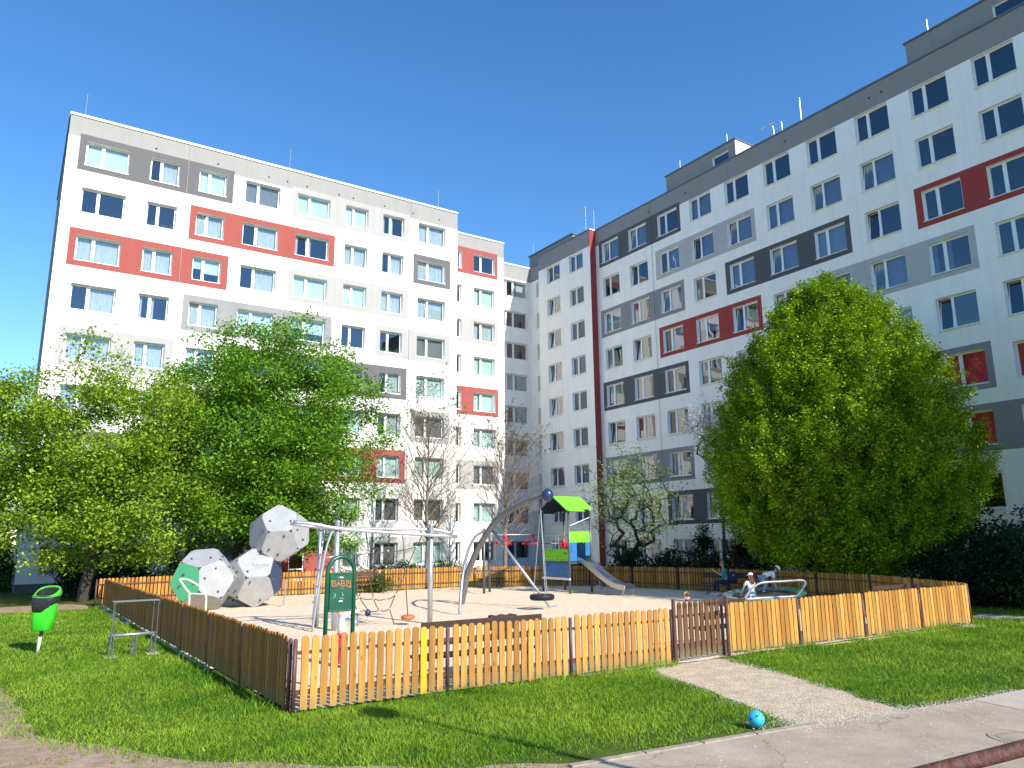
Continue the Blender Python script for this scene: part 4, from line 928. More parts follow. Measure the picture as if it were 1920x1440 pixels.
# ================================================================ tilting dish carousel with tube rail
dc=Vector((22.6,18.0,.42)); dr=empty('dish_carousel',(22.6,18.0,0),0,'green and grey net dish with bent steel tube rail, below the two girls','carousel')
dn=Vector((-.10,-.05,1)).normalized(); ex=rgt.copy(); ex=(ex-dn*ex.dot(dn)).normalized(); ey=dn.cross(ex)
dP=lambda a,rad,h=0:dc+ex*(1.42*rad*math.cos(a))+ey*(1.15*rad*math.sin(a))+dn*h
dgm=mat('grey_green_dish',(.22,.31,.28),.45,var=.1); dgb=mat('bright_green_dish',(.07,.42,.13),.4)
mb=MB(); n_=48; prof=[(1.0,.0),(1.02,.05),(.96,.07),(.80,.0),(.80,-.03),(.95,-.02)]
for i in range(n_):
    a=2*PI*i/n_; b=2*PI*(i+1)/n_
    for j in range(len(prof)):
        p=prof[j];q=prof[(j+1)%len(prof)]; mb.face([dP(a,*p),dP(b,*p),dP(b,*q),dP(a,*q)],1 if -.9<math.atan2(math.sin(a),math.cos(a))<.4 else 0)
o=mb.build('dish_rim',[dgm,dgb],dr,smooth=True); o.location=-Vector(dr.location)
mb=MB()
for k in range(-6,7):
    t=k/7; s=math.sqrt(1-t*t)*.8; mb.tube([dc+ex*1.42*t*.8+ey*1.15*s-dn*.02,dc+ex*1.42*t*.8-ey*1.15*s-dn*.02],.014,5); mb.tube([dc+ey*1.15*t*.8+ex*1.42*s-dn*.02,dc+ey*1.15*t*.8-ex*1.42*s-dn*.02],.014,5)
o=mb.build('net',rope,dr); o.location=-Vector(dr.location)
mb=MB(); mb.lathe([(.32,.0),(.22,.1),(.16,.3)],(22.6,18.0,0),16); o=mb.build('pedestal',galvd,dr,smooth=True); o.location=-Vector(dr.location)
T(dr,'tube_rail',spline([(21.13,17.71,0),(21.15,17.7,.25),(21.25,17.63,.5),(21.44,17.5,.74),(21.62,17.38,.86),(21.85,17.23,.90),(22.3,16.93,.92),(22.75,16.62,.95),(22.9,16.52,.90),(22.88,16.54,.76),(22.72,16.65,.52),(22.6,16.73,.43),(22.2,16.98,.41),(21.75,17.3,.385),(21.4,17.52,.36),(21.2,17.66,.34)],4),.04,galv,10)
T(dr,'rail_leg',[(22.6,16.73,.43),(22.6,16.73,0)],.035,galv,8)

# ================================================================ green sign board behind the front fence
sg=empty('playground_sign',(4.5,11.7,0),0,'dark green arched tube sign board with orange graffiti behind the front fence','sign')
grn=mat('bottle_green_paint',(.008,.085,.045),.35,var=.15,vscale=5); ogr=mat('orange_spray',(.75,.22,.08),.6); sticker=mat('white_sticker',(.6,.62,.6),.5)
aw=.222; pts=[(-aw,0,0),(-aw,0,1.92)]+[(-aw*math.cos(t),0,1.92+aw*1.06*math.sin(t)) for t in [PI*i/14 for i in range(1,14)]]+[(aw,0,1.92),(aw,0,0)]
mb=MB(); mb.tube(pts,.034,12); mb.build('arch_tube',grn,sg,smooth=True)
mb=MB(); mb.box(-.185,.185,-.028,.028,1.34,1.90); mb.box(-.195,.195,-.034,.034,1.89,1.915); mb.box(-.195,.195,-.034,.034,1.32,1.345); mb.build('board',grn,sg,bevel=.004)
# graffiti tag
mb=MB(); def_=[[(-.155,1.80),(-.15,1.72)],[(-.16,1.78),(-.10,1.79),(-.085,1.765),(-.13,1.75),(-.085,1.735),(-.09,1.71),(-.15,1.712)],
 [(-.07,1.705),(-.045,1.80),(-.02,1.71)],[(-.065,1.74),(-.02,1.742)],[(.0,1.795),(.005,1.71)],[(0,1.79),(.045,1.785),(.05,1.76),(.01,1.75),(.06,1.735),(.06,1.71),(.005,1.705)],[(.085,1.80),(.085,1.77)],[(.085,1.745),(.088,1.70),(.13,1.69),(.155,1.70)],[(.11,1.79),(.112,1.735)],[(.145,1.79),(.15,1.70),(.155,1.675)],
 [(-.06,1.83),(-.05,1.845)],[(.02,1.835),(.03,1.82),(.04,1.84)],[(-.01,1.68),(.0,1.67)],[(.03,1.675),(.04,1.665)]]
for st_ in def_: mb.tube([(a,-.030,z) for a,z in st_],.006,5)
mb.build('graffiti',ogr,sg)
mb=MB()
for st_ in ([(-.12,1.60),(-.10,1.55),(-.13,1.53)],[(-.09,1.60),(-.085,1.54)],[(.02,1.62),(.03,1.55),(.05,1.58)],[(-.02,1.53),(.06,1.51)]): mb.tube([(a,-.029,z) for a,z in st_],.0028,4)
mb.build('scratches',sticker,sg)
for z in (1.83,1.47): mb=MB(); mb.box(-.03,.03,-.0312,-.0285,z,z+.022); mb.build('sticker',sticker,sg)

# ================================================================ bin, bicycle rack, ball, rail, toys
limb=mat('lime_bin_plastic',(0.05,0.62,0.03),.35); limr=mat('green_bin_rim',(.06,.42,.03),.35)
bn_=empty('litter_bin',(.90,20.6,0),math.radians(-34),'bright green litter bin on a pole with a dark bin liner, standing on the lawn','litter bin')
mb=MB(); mb.tube([(-.02,0,0),(.01,0,.36)],.035,10); mb.build('pole',mat('white_painted_pole',(.66,.66,.60),.5,var=.1),bn_,smooth=True)
mb=MB(); mb.tube([(.01,0,.36),(.03,0,.56)],.033,10); mb.build('pole_sleeve',galvd,bn_,smooth=True)
def oval(w,d,z,cx=0,n=28,p=3.2,tilt=0,ty=0):
    out=[]
    for i in range(n):
        t=2*PI*i/n; c=math.cos(t);s=math.sin(t); x=w*math.copysign(abs(c)**(2/p),c); y=d*math.copysign(abs(s)**(2/p),s); out.append(Vector((cx+x,y,z+tilt*x+ty*y)))
    return out
def loft(rings,m=0,cap=(True,True)):
    mb=MB(); n=len(rings[0])
    for r in rings: mb.v+=r
    for i in range(len(rings)-1):
        for j in range(n): mb.f.append([i*n+j,i*n+(j+1)%n,(i+1)*n+(j+1)%n,(i+1)*n+j]); mb.m.append(0)
    if cap[0]: mb.f.append(list(range(n))[::-1]); mb.m.append(0)
    if cap[1]: k=(len(rings)-1)*n; mb.f.append([k+j for j in range(n)]); mb.m.append(0)
    return mb
loft([oval(.185,.13,.495,.02),oval(.20,.145,.51,.02),oval(.225,.16,.8,.035),oval(.245,.175,1.10,.05),oval(.255,.18,1.24,.055)],cap=(True,False)).build('basket',limb,bn_,smooth=True)
rings=[]; lr=random.Random(3)
for k,(z,g_) in enumerate(((1.25,.012),(1.15,.028),(1.05,.035),(.97,.03),(.93,.016))):
    R_=oval(.25-.012*k+g_,.175-.008*k+g_,z,.05,n=56)
    rings.append([p+Vector((lr.uniform(-.008,.008),lr.uniform(-.008,.008),(.17*(max(0,(p.x-.05)/.26))**1.0-.05)*min(1,k/3))) for p in R_])
loft(rings,cap=(False,False)).build('bin_liner',mat('black_bin_bag',(.022,.024,.028),.3,bump=.5,bscale=14),bn_,smooth=True)
loft([oval(.262,.188,1.225,.055),oval(.283,.205,1.24,.055,ty=.05),oval(.283,.205,1.28,.055,ty=.35),oval(.265,.195,1.32,.055,ty=.6),oval(.25,.18,1.355,.06,ty=.62,p=2.6),oval(.235,.165,1.355,.06,ty=.62,p=2.6),oval(.225,.158,1.335,.06,ty=.6,p=2.6)],cap=(False,False)).build('rim',limr,bn_,smooth=True)
loft([oval(.227,.160,1.337,.06,ty=.6,p=2.6),oval(.20,.135,1.25,.06,ty=.1),oval(.19,.12,1.02,.05)],cap=(False,True)).build('opening',mat('bin_inside',(.008,.012,.008),.8),bn_,smooth=True)

br=empty('bicycle_rack',(2.6,18.9,0),math.radians(3),'low galvanised bicycle rack under a thin frame, on the lawn beside the fence','bicycle rack')
thin=mat('thin_steel',(.20,.21,.22),.4,.6)
for (x,y) in ((-.46,0),(-.40,.18),(.44,0),(.38,.18)):
    mb=MB(); mb.tube([(x,y,.0),(x,y,1.14)],.009,6); mb.build('upright',thin,br)
for y in (0,.18): mb=MB(); mb.box(-.47,.46,y-.014,y+.014,1.14,1.165); mb.build('top_bar',thin,br)
mb=MB(); mb.tube([(-.50,.09,.44),(.47,.09,.44)],.032,10); mb.build('tube',galv,br,smooth=True)
for x in (-.47,-.40,.36,.43,-.02,.05):
    mb=MB(); mb.tube(spline([(x,-.06,0),(x,.03,.30),(x,.09,.475),(x,.15,.30),(x,.22,0)],4),.009,6); mb.build('wheel_loop',thin,br)
for x in (-.44,.40): mb=MB(); mb.box(x-.12,x+.12,-.10,.26,0.0,.022); mb.build('foot',conc,br)

bl=empty('ball',(8.28,6.87,.117),0,'light blue ball with dark blue marks lying by the kerb','ball')
mb=MB()
p_=(1+5**.5)/2
mb.sphere((0,0,0),.105,36); mb.build('shell',mat('sky_blue_ball',(.04,.47,.70),.35,bump=.15,bscale=40),bl,smooth=True)
navy=mat('navy_mark',(.01,.05,.12),.5)
def patch(az,el,wd,hh,rot=0):
    mb=MB(); n=Vector((math.cos(az)*math.cos(el),math.sin(az)*math.cos(el),math.sin(el))); x=n.cross(UPV).normalized(); y=x.cross(n); q=Matrix.Rotation(rot,3,n); x=q@x;y=q@y
    K=6
    for i in range(K):
        a=[(n+x*(wd*(2*(i+s)/K-1))+y*(hh*t)).normalized()*.1066 for s,t in ((0,-1),(1,-1),(1,1),(0,1))]; mb.face(a)
    mb.build('mark',navy,bl)
va=math.atan2(-6.87,-8.28)
patch(va+.15,.55,.22,.10,.3); patch(va-.75,.1,.16,.10,1.2); patch(va+.9,.75,.12,.35,-.3)
mb=MB()
for k in range(6):   # panel seams
    n=I[k]; x=n.orthogonal().normalized(); y=n.cross(x); mb.tube([(x*math.cos(t)+y*math.sin(t)).normalized()*.105 for t in [2*PI*i/36 for i in range(36)]],.0012,4,closed=True)
mb.build('seams',mat('ball_seam',(.01,.20,.38),.5),bl)

# rusty handrail of the steps the photographer stands on
ru=mat('rusty_pipe',(.045,.016,.014),.7,vscale=7,col2=(.15,.055,.035),bump=.5,bscale=30)
hr=empty('pipe_handrail',(2.4,1.3,.7),0,'rusty brown steel pipe handrail at the very front edge, partly out of view','handrail')
mb=MB(); mb.tube([(1.45,2.01,.745),(2.39,1.38,.99),(2.66,1.20,1.062),(4.1,.24,1.45)],.023,14); o=mb.build('top_pipe',ru,hr,smooth=True); o.location=(-2.4,-1.3,0)
TERR=[(-3,-6),(4.6,-6),(4.6,.05),(2.75,1.0),(-.2,2.0),(-3,2.0)]
mb=MB(); P_=[(x,y,.7) for x,y in TERR]; Q_=[(x,y,0) for x,y in TERR]; mb.face(P_)
for i in range(len(TERR)): mb.face([Q_[i],Q_[(i+1)%len(TERR)],P_[(i+1)%len(TERR)],P_[i]])
tag(mb.build('terrace',conc),kind='structure')
for x,y,z in ((4.0,.31,1.42),): mb=MB(); mb.tube([(x,y,-.7),(x,y,z)],.028,10); o=mb.build('post',ru,hr,smooth=True); o.location=(-2.4,-1.3,0)
# street lamp out of view to the right, it throws the long shadow on the lawn
lp=empty('street_lamp',(7.6,-1.1,0),0,'grey street lamp post beside the asphalt path, outside the picture','street lamp')
mb=MB(); mb.tube([(0,0,0),(0,0,1.2),(-.9,0,7.7)],[.07,.06,.04],10); mb.build('pole',galv,lp,smooth=True)
mb=MB(); mb.sphere((-1.0,.05,7.72),.32,12,sc=(.8,1.25,.45)); mb.build('lamp_head',galvd,lp,smooth=True)
# bucket and small toys
bk=empty('toy_bucket',(21.96,21.1,.04),0,'small pink, white and yellow toy bucket on the sand','toy bucket')
mb=MB(); mb.lathe([(.001,0),(.09,0),(.13,.22),(.12,.22),(.08,.02)],(0,0,0),16); mb.build('bucket',mat('pink_toy',(.70,.03,.14),.4),bk,smooth=True)
mb=MB(); mb.lathe([(.105,.07),(.122,.17)],(0,0,0),16); mb.build('sticker_band',mat('white_toy',(.75,.72,.60),.4),bk,smooth=True)
mb=MB(); mb.tube([(.13*math.cos(t),0,.22+.12*math.sin(t)) for t in [PI*i/10 for i in range(11)]],.012,6); mb.build('handle',mat('yellow_toy',(.75,.5,.03),.4),bk)
mb=MB(); mb.tube([(0,0,.03),(.22,.06,.04)],.012,6); mb.obox((.28,.08,.04),(.07,.02,0),(-.015,.05,0),(0,0,.01)); o=mb.build('toy_spade',mat('cyan_toy',(.05,.45,.6),.4)); o.location=(16.5,22.4,.03); tag(o,'small light blue toy spade lying at the foot of the arched swing','toy spade')
# pigeon on the sand
pg=MB(); pg.sphere((0,0,.12),.09,12,sc=(1.5,.8,.8)); pg.sphere((.13,0,.2),.042,10); pg.tube([(.16,0,.2),(.20,0,.19)],[.012,.002],6); pg.tube([(-.1,0,.12),(-.26,0,.10)],[.05,.02],8); pg.tube([(.02,.03,.08),(.02,.03,0)],.008,5); pg.tube([(.02,-.03,.08),(.02,-.03,0)],.008,5)
o=pg.build('pigeon',mat('pigeon_grey',(.05,.055,.065),.7),smooth=True); o.location=(10.6,16.6,.03); o.rotation_euler=(0,0,2.6); tag(o,'dark grey pigeon walking on the sand behind the front fence','bird')
# dark jacket left on the bench back
mb=MB()
K=10
for i in range(K):
    a=-.28+.56*i/K; b=-.28+.56*(i+1)/K; za=.03*math.sin(i*1.7); zb=.03*math.sin((i+1)*1.7)
    mb.hexa([(a,-.05,-.22+za),(b,-.05,-.22+zb),(b,.05,-.22+zb),(a,.05,-.22+za),(a,-.04,.03+za*.4),(b,-.04,.03+zb*.4),(b,.04,.03+zb*.4),(a,.04,.03+za*.4)])
o=mb.build('jacket',mat('brown_cloth',(.045,.03,.03),.95,bump=.4)); o.location=(7.55,11.72,1.06); tag(o,'dark jacket hung over the back of the long brown bench','jacket')

# ================================================================ trees and shrubs
def leafquads(C,size,up=0.5,asp=0.62):
    n=len(C); N=NR.normal(0,1,(n,3)); N[:,2]=np.abs(N[:,2])+up; N/=np.linalg.norm(N,axis=1)[:,None]
    A=NR.normal(0,1,(n,3)); X=np.cross(N,A); X/=np.linalg.norm(X,axis=1)[:,None]; Y=np.cross(N,X)
    s=(size*(0.6+0.8*NR.random(n)))[:,None]; w_=s*asp*.5
    return np.stack([C-X*s*.5,C-Y*w_+N*s*.08,C+X*s*.5,C+Y*w_+N*s*.08],1).reshape(-1,3)
def grow(base,trunk,targets,bias=0.0,step=0.45,curve=0.35):
    """connects every target to the nearest branch so far; returns nodes and parents."""
    P=[np.array(trunk[0],float)]; par=[-1]
    for t in trunk[1:]: P.append(np.array(t,float)); par.append(len(P)-2)
    order=np.argsort([np.linalg.norm(t-np.array(trunk[-1])*[1,1,.6]) for t in targets]); tips=[]
    arr=np.zeros((60000,3)); arr[:len(P)]=P; cnt=len(P)
    for oi in order:
        t=targets[oi]; D=arr[:cnt]-t; d=np.sqrt((D**2).sum(1))+bias*np.maximum(0,D[:,2]+.2*np.hypot(D[:,0],D[:,1])); i=int(np.argmin(d)); a=arr[i].copy(); L=np.linalg.norm(t-a)
        if L<0.12: tips.append(i); continue
        k=max(1,int(L/step)); dirp=a-arr[par[i]] if par[i]>=0 else np.array([0,0,1.]); dirp=dirp/(np.linalg.norm(dirp)+1e-9); prev=i
        c=a+dirp*L*curve+np.array([0,0,-0.06*L])+NR.normal(0,.04*L,3)
        for j in range(1,k+1):
            s=j/k; p=(1-s)**2*a+2*s*(1-s)*c+s*s*t
            if cnt>=60000: break
            arr[cnt]=p; par.append(prev); prev=cnt; cnt+=1
        tips.append(prev)
    return arr[:cnt],par,tips
def limbs(P,par,tips,r0,rmin,name,m,parent,expo=.5,sides=5):
    n=len(P); w_=np.zeros(n)
    for t in tips: w_[t]+=1
    for i in range(n-1,0,-1): w_[par[i]]+=w_[i]
    rad=np.maximum(rmin,r0*(w_/max(1,w_[0]))**expo); V=[];
    for i in range(1,n):
        a=P[par[i]];b=P[i]; d=b-a; L=np.linalg.norm(d)
        if L<1e-6: continue
        d/=L; u=np.cross(d,[0.3,0.9,0.2]); u/=np.linalg.norm(u)+1e-9; v=np.cross(d,u); ra=rad[par[i]] if rad[par[i]]<rad[i]*1.6 else rad[i]*1.15; rb=rad[i]
        k=sides if rb>.03 else 3
        ring=lambda c,r:[c+(u*math.cos(2*PI*j/k)+v*math.sin(2*PI*j/k))*r for j in range(k)]
        A=ring(a,ra);B=ring(b+d*rb*.2,rb)
        for j in range(k): V+= [A[j],A[(j+1)%k],B[(j+1)%k],B[j]]
    return npmesh(name,np.array(V),4,m,parent)
def tree(name,loc,label,trunk,targets,leafm_,nl,lsize,spread,r0,cat='tree',bias=0.0,rmin=.008,barkm=None,step=.45,expo=.5,up=.5,flat=.6,skip=0.0,group='trees between the playground and the flats',thin=None,curve=.35):
    root=empty(name,loc,0,label,cat,group); P,par,tips=grow(loc,trunk,targets,bias,step,curve)
    limbs(P,par,tips,r0,rmin,'trunk',barkm or bark,root,expo)
    T_=P[np.array(tips)]
    if skip>0: T_=T_[NR.random(len(T_))>skip]
    C=np.repeat(T_,nl,0)+NR.normal(0,1,(len(T_)*nl,3))*np.array([spread,spread,spread*flat])
    if thin is not None: C=C[thin(C)]
    npmesh('crown',leafquads(C,lsize,up),4,leafm_,root); return root
def nzv(p,s,o=0): return noise.noise(Vector((p[0]*s+o,p[1]*s,p[2]*s)))
def env_ell(n,c,r,gap=0.0,fs=.45,o=0,shell=.35,low=None):
    out=[]
    while len(out)<n:
        u=NR.normal(0,1,3); u/=np.linalg.norm(u); k=NR.random()**shell
        k*=1+.28*noise.noise(Vector(tuple(u*1.6))+Vector((o,0,0)))+.12*noise.noise(Vector(tuple(u*4))+Vector((o,5,0)))
        p=np.array([u[0]*r[0]*k,u[1]*r[1]*k,u[2]*r[2]*k])+c
        if low is not None and p[2]<low: continue
        if nzv(p,fs,o)<gap: continue
        out.append(p)
    return out
# linden with a leaning dappled trunk, left
tree('linden_tree',(3.0,37.2,0),'broad yellow-green leafy tree at the far left, its dark leaning trunk behind the litter bin',[(0,0,0),(.05,-.1,.7),(.25,-.2,1.6),(.45,-.1,2.6),(.6,0,3.6)],
     env_ell(520,np.array([-.3,.4,5.9]),(5.0,4.6,5.1),-.12,.5,3,.45,1.5),lf_lin,170,.145,.42,.24,flat=.55)
# maple behind the polyhedra
tree('maple_tree',(9.8,39.7,0),'large dense green maple behind the grey polyhedra, hiding the red entrance side of the block',[(0,0,0),(0,0,1.2),(.1,0,2.4),(.1,.1,3.6),(.3,0,5)],
     env_ell(780,np.array([1.3,-.6,7.3]),(6.0,5.0,6.9),-.16,.42,11,.45,2.0),lf_map,170,.155,.44,.26,flat=.55)
def bare_tree(name,loc,h,wid,label,seed,m):
    root=empty(name,loc,0,label,'tree','trees between the playground and the flats'); rr=random.Random(seed); V=[]; tips=[]
    def seg(pts,rs_,k):
        prev=None
        for i,(p,r) in enumerate(zip(pts,rs_)):
            d=(pts[min(i+1,len(pts)-1)]-pts[max(i-1,0)]).normalized(); u=d.cross(Vector((.3,.9,.2))).normalized(); v=d.cross(u)
            ring=[p+(u*math.cos(2*PI*j/k)+v*math.sin(2*PI*j/k))*r for j in range(k)]
            if prev:
                for j in range(k): V.extend([prev[j],prev[(j+1)%k],ring[(j+1)%k],ring[j]])
            prev=ring
    def branch(p,d,L,r,lev):
        n=max(3,int(L/.3)); pts=[p]; q=p.copy(); dd=d.copy()
        for i in range(n):
            dd=(dd+Vector((rr.uniform(-.10,.10),rr.uniform(-.10,.10),rr.uniform(-.04,.06)+.018*(lev<3)))).normalized(); q=q+dd*(L/n); pts.append(q.copy())
        rs_=[max(.0038,r*(1-.85*i/n)) for i in range(n+1)]; seg(pts,rs_,6 if r>.04 else (4 if r>.015 else 3)); 
        if lev>=4 or L<.3: tips.append(q); return
        nc=(0,6,4,3)[lev] if lev<4 else 0; nc=max(2,int(nc*min(1.4,L/(2.6,2.6,1.3,.7)[lev])))
        for c in range(nc):
            t=.22+.76*(c+rr.random())/nc; i=min(n-1,int(t*n)); a=rr.uniform(0,2*PI); o=dd.orthogonal().normalized(); o=Matrix.Rotation(a,3,dd)@o
            nd=((pts[i+1]-pts[i]).normalized()*.85+o*rr.uniform(.45,.75)+Vector((0,0,.12))).normalized()
            branch(pts[i].copy(),nd,L*(1-.62*t)*rr.uniform(.55,.85),rs_[i]*.62,lev+1)
        tips.append(q)
    tr=[Vector((0,0,0))]
    for i in range(1,15): tr.append(Vector((.05*math.sin(i*.8+seed),.05*math.cos(i*1.1),h*.86*i/14)))
    seg(tr,[.15*(1-.92*(i/14)**.8)+.008 for i in range(15)],8)
    for i in range(30):
        t=.22+.70*(i/30)**1.05; k=min(13,int(t*14/.86*.86)); p=tr[k].lerp(tr[k+1],rr.random()); a=i*2.4+rr.uniform(-.3,.3); inc=.95-.35*t
        L=wid*1.35*math.sin(PI*min(1,(.30+.70*(1-t))))**.7*(1.25 if t<.5 else 1.0)*rr.uniform(.8,1.1)
        L=max(.8,L); branch(p,Vector((math.cos(a)*inc,math.sin(a)*inc,.85)).normalized(),L,.055*(1-.6*t),1)
    npmesh('trunk',np.array([tuple(v) for v in V]),4,m,root)
    T_=np.array([tuple(t) for t in tips]); T_=T_[(NR.random(len(T_))<.05+.35*(T_[:,2]>h*.82))]
    C=np.repeat(T_,3,0)+NR.normal(0,.05,(len(T_)*3,3)); npmesh('crown',leafquads(C,.11,.3),4,lf_bud,root); return root
bare_tree('budding_tree',(20.4,39.7,0),10.4,3.1,'nearly leafless tree with upswept twigs, the left one of the two bare trees',5,barkl)
bare_tree('budding_tree',(26.0,40.0,0),9.3,2.9,'nearly leafless brown tree before the inner corner, the right one of two bare trees',9,barkl)
tree('apple_tree',(30.5,33.2,0),'small crooked dark-stemmed tree with sparse olive leaves beside the red strip of the block',[(0,0,0),(-.05,0,.5),(-.1,0,.9)],
     env_ell(330,np.array([0,0,4.7]),(3.3,2.9,3.1),-.05,.6,21,.5,1.8),lf_app,24,.12,.30,.16,bias=.4,rmin=.010,skip=.1,expo=.45)
tree('blossom_tree',(34.0,29.6,0),'thin tree with cream white blossom showing to the left of the big hornbeam',[(0,0,0),(0,0,2),(.1,0,4),(0,0,6)],
     env_ell(150,np.array([-.2,.3,8.6]),(1.7,1.7,2.0),-.2,.8,31,.5,4),lf_blos,26,.11,.22,.09,bias=.8,rmin=.008,skip=.1)
# big hornbeam
HP=[(0.8,1.6),(1.4,3.2),(2.4,4.4),(3.6,5.15),(5.0,5.45),(6.2,5.35),(7.8,4.9),(9.5,4.15),(11,3.2),(12.1,2.3),(12.8,1.4),(13.3,.4)]
def hornb():
    zs=[a for a,b in HP]; rs_=[b for a,b in HP]; out=[]; sh=[]
    while len(out)<3400:
        z=.9+12.6*NR.random()**1.0; a=NR.uniform(0,2*PI); R_=np.interp(z,zs,rs_); 
        if NR.random()>R_/6.4: continue
        q=1+.10*noise.noise(Vector((2.2*math.cos(a),2.2*math.sin(a),z*.45)))+.07*noise.noise(Vector((5*math.cos(a),5*math.sin(a),z*1.1)))
        k=NR.random()**.38; out.append(np.array([R_*q*k*math.cos(a),R_*q*k*math.sin(a),z+.4*q-.4])); 
    return out
hb=hornb()
root=empty('hornbeam_tree',(29.0,18.7,0),0,'huge dense bright green egg-shaped hornbeam in front of the shaded block on the right','tree','trees between the playground and the flats')
P,par,tips=grow(None,[(0,0,0),(0,0,.6),(0,0,1.2),(.05,0,2.2),(0,0,4),(0,.05,7)],hb,2.2,.5,.5); limbs(P,par,tips,.30,.010,'trunk',bark,root,.5)
T_=P[np.array(tips)]; C=[]
rad_=np.hypot(T_[:,0],T_[:,1]); env=np.interp(T_[:,2],[a for a,b in HP],[b for a,b in HP])
for p,rr_,ev in zip(T_,rad_,env):
    # every tip carries upswept sprays of leaves
    out_=np.array([p[0],p[1],0])/(rr_+.01); dirn=out_*.55+np.array([0,0,.95]); n_=int(140*(.5+random.random()))
    t=NR.random(n_); off=NR.normal(0,.17,(n_,3))*(1.1-.6*t)[:,None]+NR.normal(0,.16,3)*t[:,None]
    C.append(p+dirn*(t*.6-.35)[:,None]+off)
C=np.concatenate(C); npmesh('crown',leafquads(C,.105,.8),4,lf_horn,root)

tree('roadside_tree',(29.9,1.6,0),'tall leafy tree beside the pale path, outside the picture to the right, shading the hedge',[(0,0,0),(0,0,2),(.1,0,4.5),(0,0,7)],
     env_ell(420,np.array([0,0,11.2]),(4.6,5.2,5.4),-.5,.5,41,.5,4),lf_map,80,.24,.55,.26)

def shrub(name,loc,r,label,m,n=3500,ls=.12,cat='shrub',group='shrubs along the fence and the flats',spiky=False,seed=1):
    root=empty(name,loc,0,label,cat,group); tg=[]
    while len(tg)<max(40,n//40):
        u=NR.normal(0,1,3); u/=np.linalg.norm(u); u[2]=abs(u[2]); k=NR.random()**.3
        k*=1+.35*noise.noise(Vector(tuple(u*2.4))+Vector((seed*7.3,0,0)))+.18*noise.noise(Vector(tuple(u*6))+Vector((seed*3.1,2,0)))
        p=np.array([u[0]*r[0]*k,u[1]*r[1]*k,.15+u[2]*r[2]*k])
        if spiky: f=max(.06,1-p[2]/r[2]); p[0]*=f;p[1]*=f
        tg.append(p)
    P,par,tips=grow(None,[(0,0,0),(0,0,.3)],tg,.5,.4); limbs(P,par,tips,.06,.008,'stem',bark,root,.5,4)
    T_=P[np.array(tips)]; nl=max(6,n//len(T_)); C=np.repeat(T_,nl,0)+NR.normal(0,1,(len(T_)*nl,3))*np.array([.2,.2,.13]); C=C[C[:,2]>0.03]
    npmesh('foliage',leafquads(C,ls,.3,.4 if spiky else .6),4,m,root); return root
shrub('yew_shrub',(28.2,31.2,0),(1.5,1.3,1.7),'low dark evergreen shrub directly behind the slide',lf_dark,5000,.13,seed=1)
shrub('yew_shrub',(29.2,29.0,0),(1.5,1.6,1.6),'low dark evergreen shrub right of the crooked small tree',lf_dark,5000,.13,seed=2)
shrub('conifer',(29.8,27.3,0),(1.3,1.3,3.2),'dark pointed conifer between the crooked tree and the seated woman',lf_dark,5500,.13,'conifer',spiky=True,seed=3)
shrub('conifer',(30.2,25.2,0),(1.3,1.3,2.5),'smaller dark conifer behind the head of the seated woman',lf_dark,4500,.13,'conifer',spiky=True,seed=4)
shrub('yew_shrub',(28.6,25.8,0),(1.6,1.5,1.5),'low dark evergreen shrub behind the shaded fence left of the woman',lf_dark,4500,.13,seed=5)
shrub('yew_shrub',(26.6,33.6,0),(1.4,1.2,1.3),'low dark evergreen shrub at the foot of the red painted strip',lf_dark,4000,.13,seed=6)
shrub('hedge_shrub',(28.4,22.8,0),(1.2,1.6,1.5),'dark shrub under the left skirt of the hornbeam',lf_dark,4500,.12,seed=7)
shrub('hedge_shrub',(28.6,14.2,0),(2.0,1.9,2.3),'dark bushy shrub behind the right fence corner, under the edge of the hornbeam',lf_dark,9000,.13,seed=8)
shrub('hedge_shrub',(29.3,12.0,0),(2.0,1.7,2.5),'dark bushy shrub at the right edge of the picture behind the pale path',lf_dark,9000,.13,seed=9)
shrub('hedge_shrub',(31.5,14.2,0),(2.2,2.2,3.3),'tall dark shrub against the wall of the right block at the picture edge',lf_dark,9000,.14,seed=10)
shrub('hedge_shrub',(27.8,10.6,0),(1.5,1.3,1.6),'mid green shrub catching sun beside the pale path at the right edge',lf_hedge,5000,.11,seed=12)
shrub('low_shrub',(20.6,43.8,0),(2.2,.7,1.0),'low bright green hedge clump at the sunlit wall, left of the bare trunk',lf_hedge,3500,.11,seed=13)
shrub('low_shrub',(24.2,43.8,0),(1.9,.7,.9),'low bright green hedge clump at the sunlit wall, right of the bare trunk',lf_hedge,3000,.11,seed=14)
shrub('low_shrub',(14.9,33.75,0),(.8,.5,.75),'small green shrub growing beside the rear bench inside the fence',lf_hedge,1500,.08,seed=15)
shrub('low_shrub',(22.3,33.9,0),(.5,.4,.5),'tiny green shrub at the rear fence left of the slide tower',lf_hedge,700,.08,seed=25)
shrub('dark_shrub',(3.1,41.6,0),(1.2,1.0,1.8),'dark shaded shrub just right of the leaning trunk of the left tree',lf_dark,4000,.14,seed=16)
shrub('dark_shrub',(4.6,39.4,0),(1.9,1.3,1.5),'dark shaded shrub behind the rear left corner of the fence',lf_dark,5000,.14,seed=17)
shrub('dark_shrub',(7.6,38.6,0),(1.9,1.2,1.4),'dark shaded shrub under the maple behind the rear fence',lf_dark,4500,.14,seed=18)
shrub('tall_shrub',(-1.0,49.5,0),(1.5,2.2,5.6),'tall green shrub beyond the left end of the sunlit block',lf_hedge,9000,.17,seed=19)
shrub('tall_shrub',(-2.2,42.0,0),(1.5,1.6,2.6),'rounded dark green bush at the extreme left by the earth path',lf_hedge,6000,.14,seed=20)
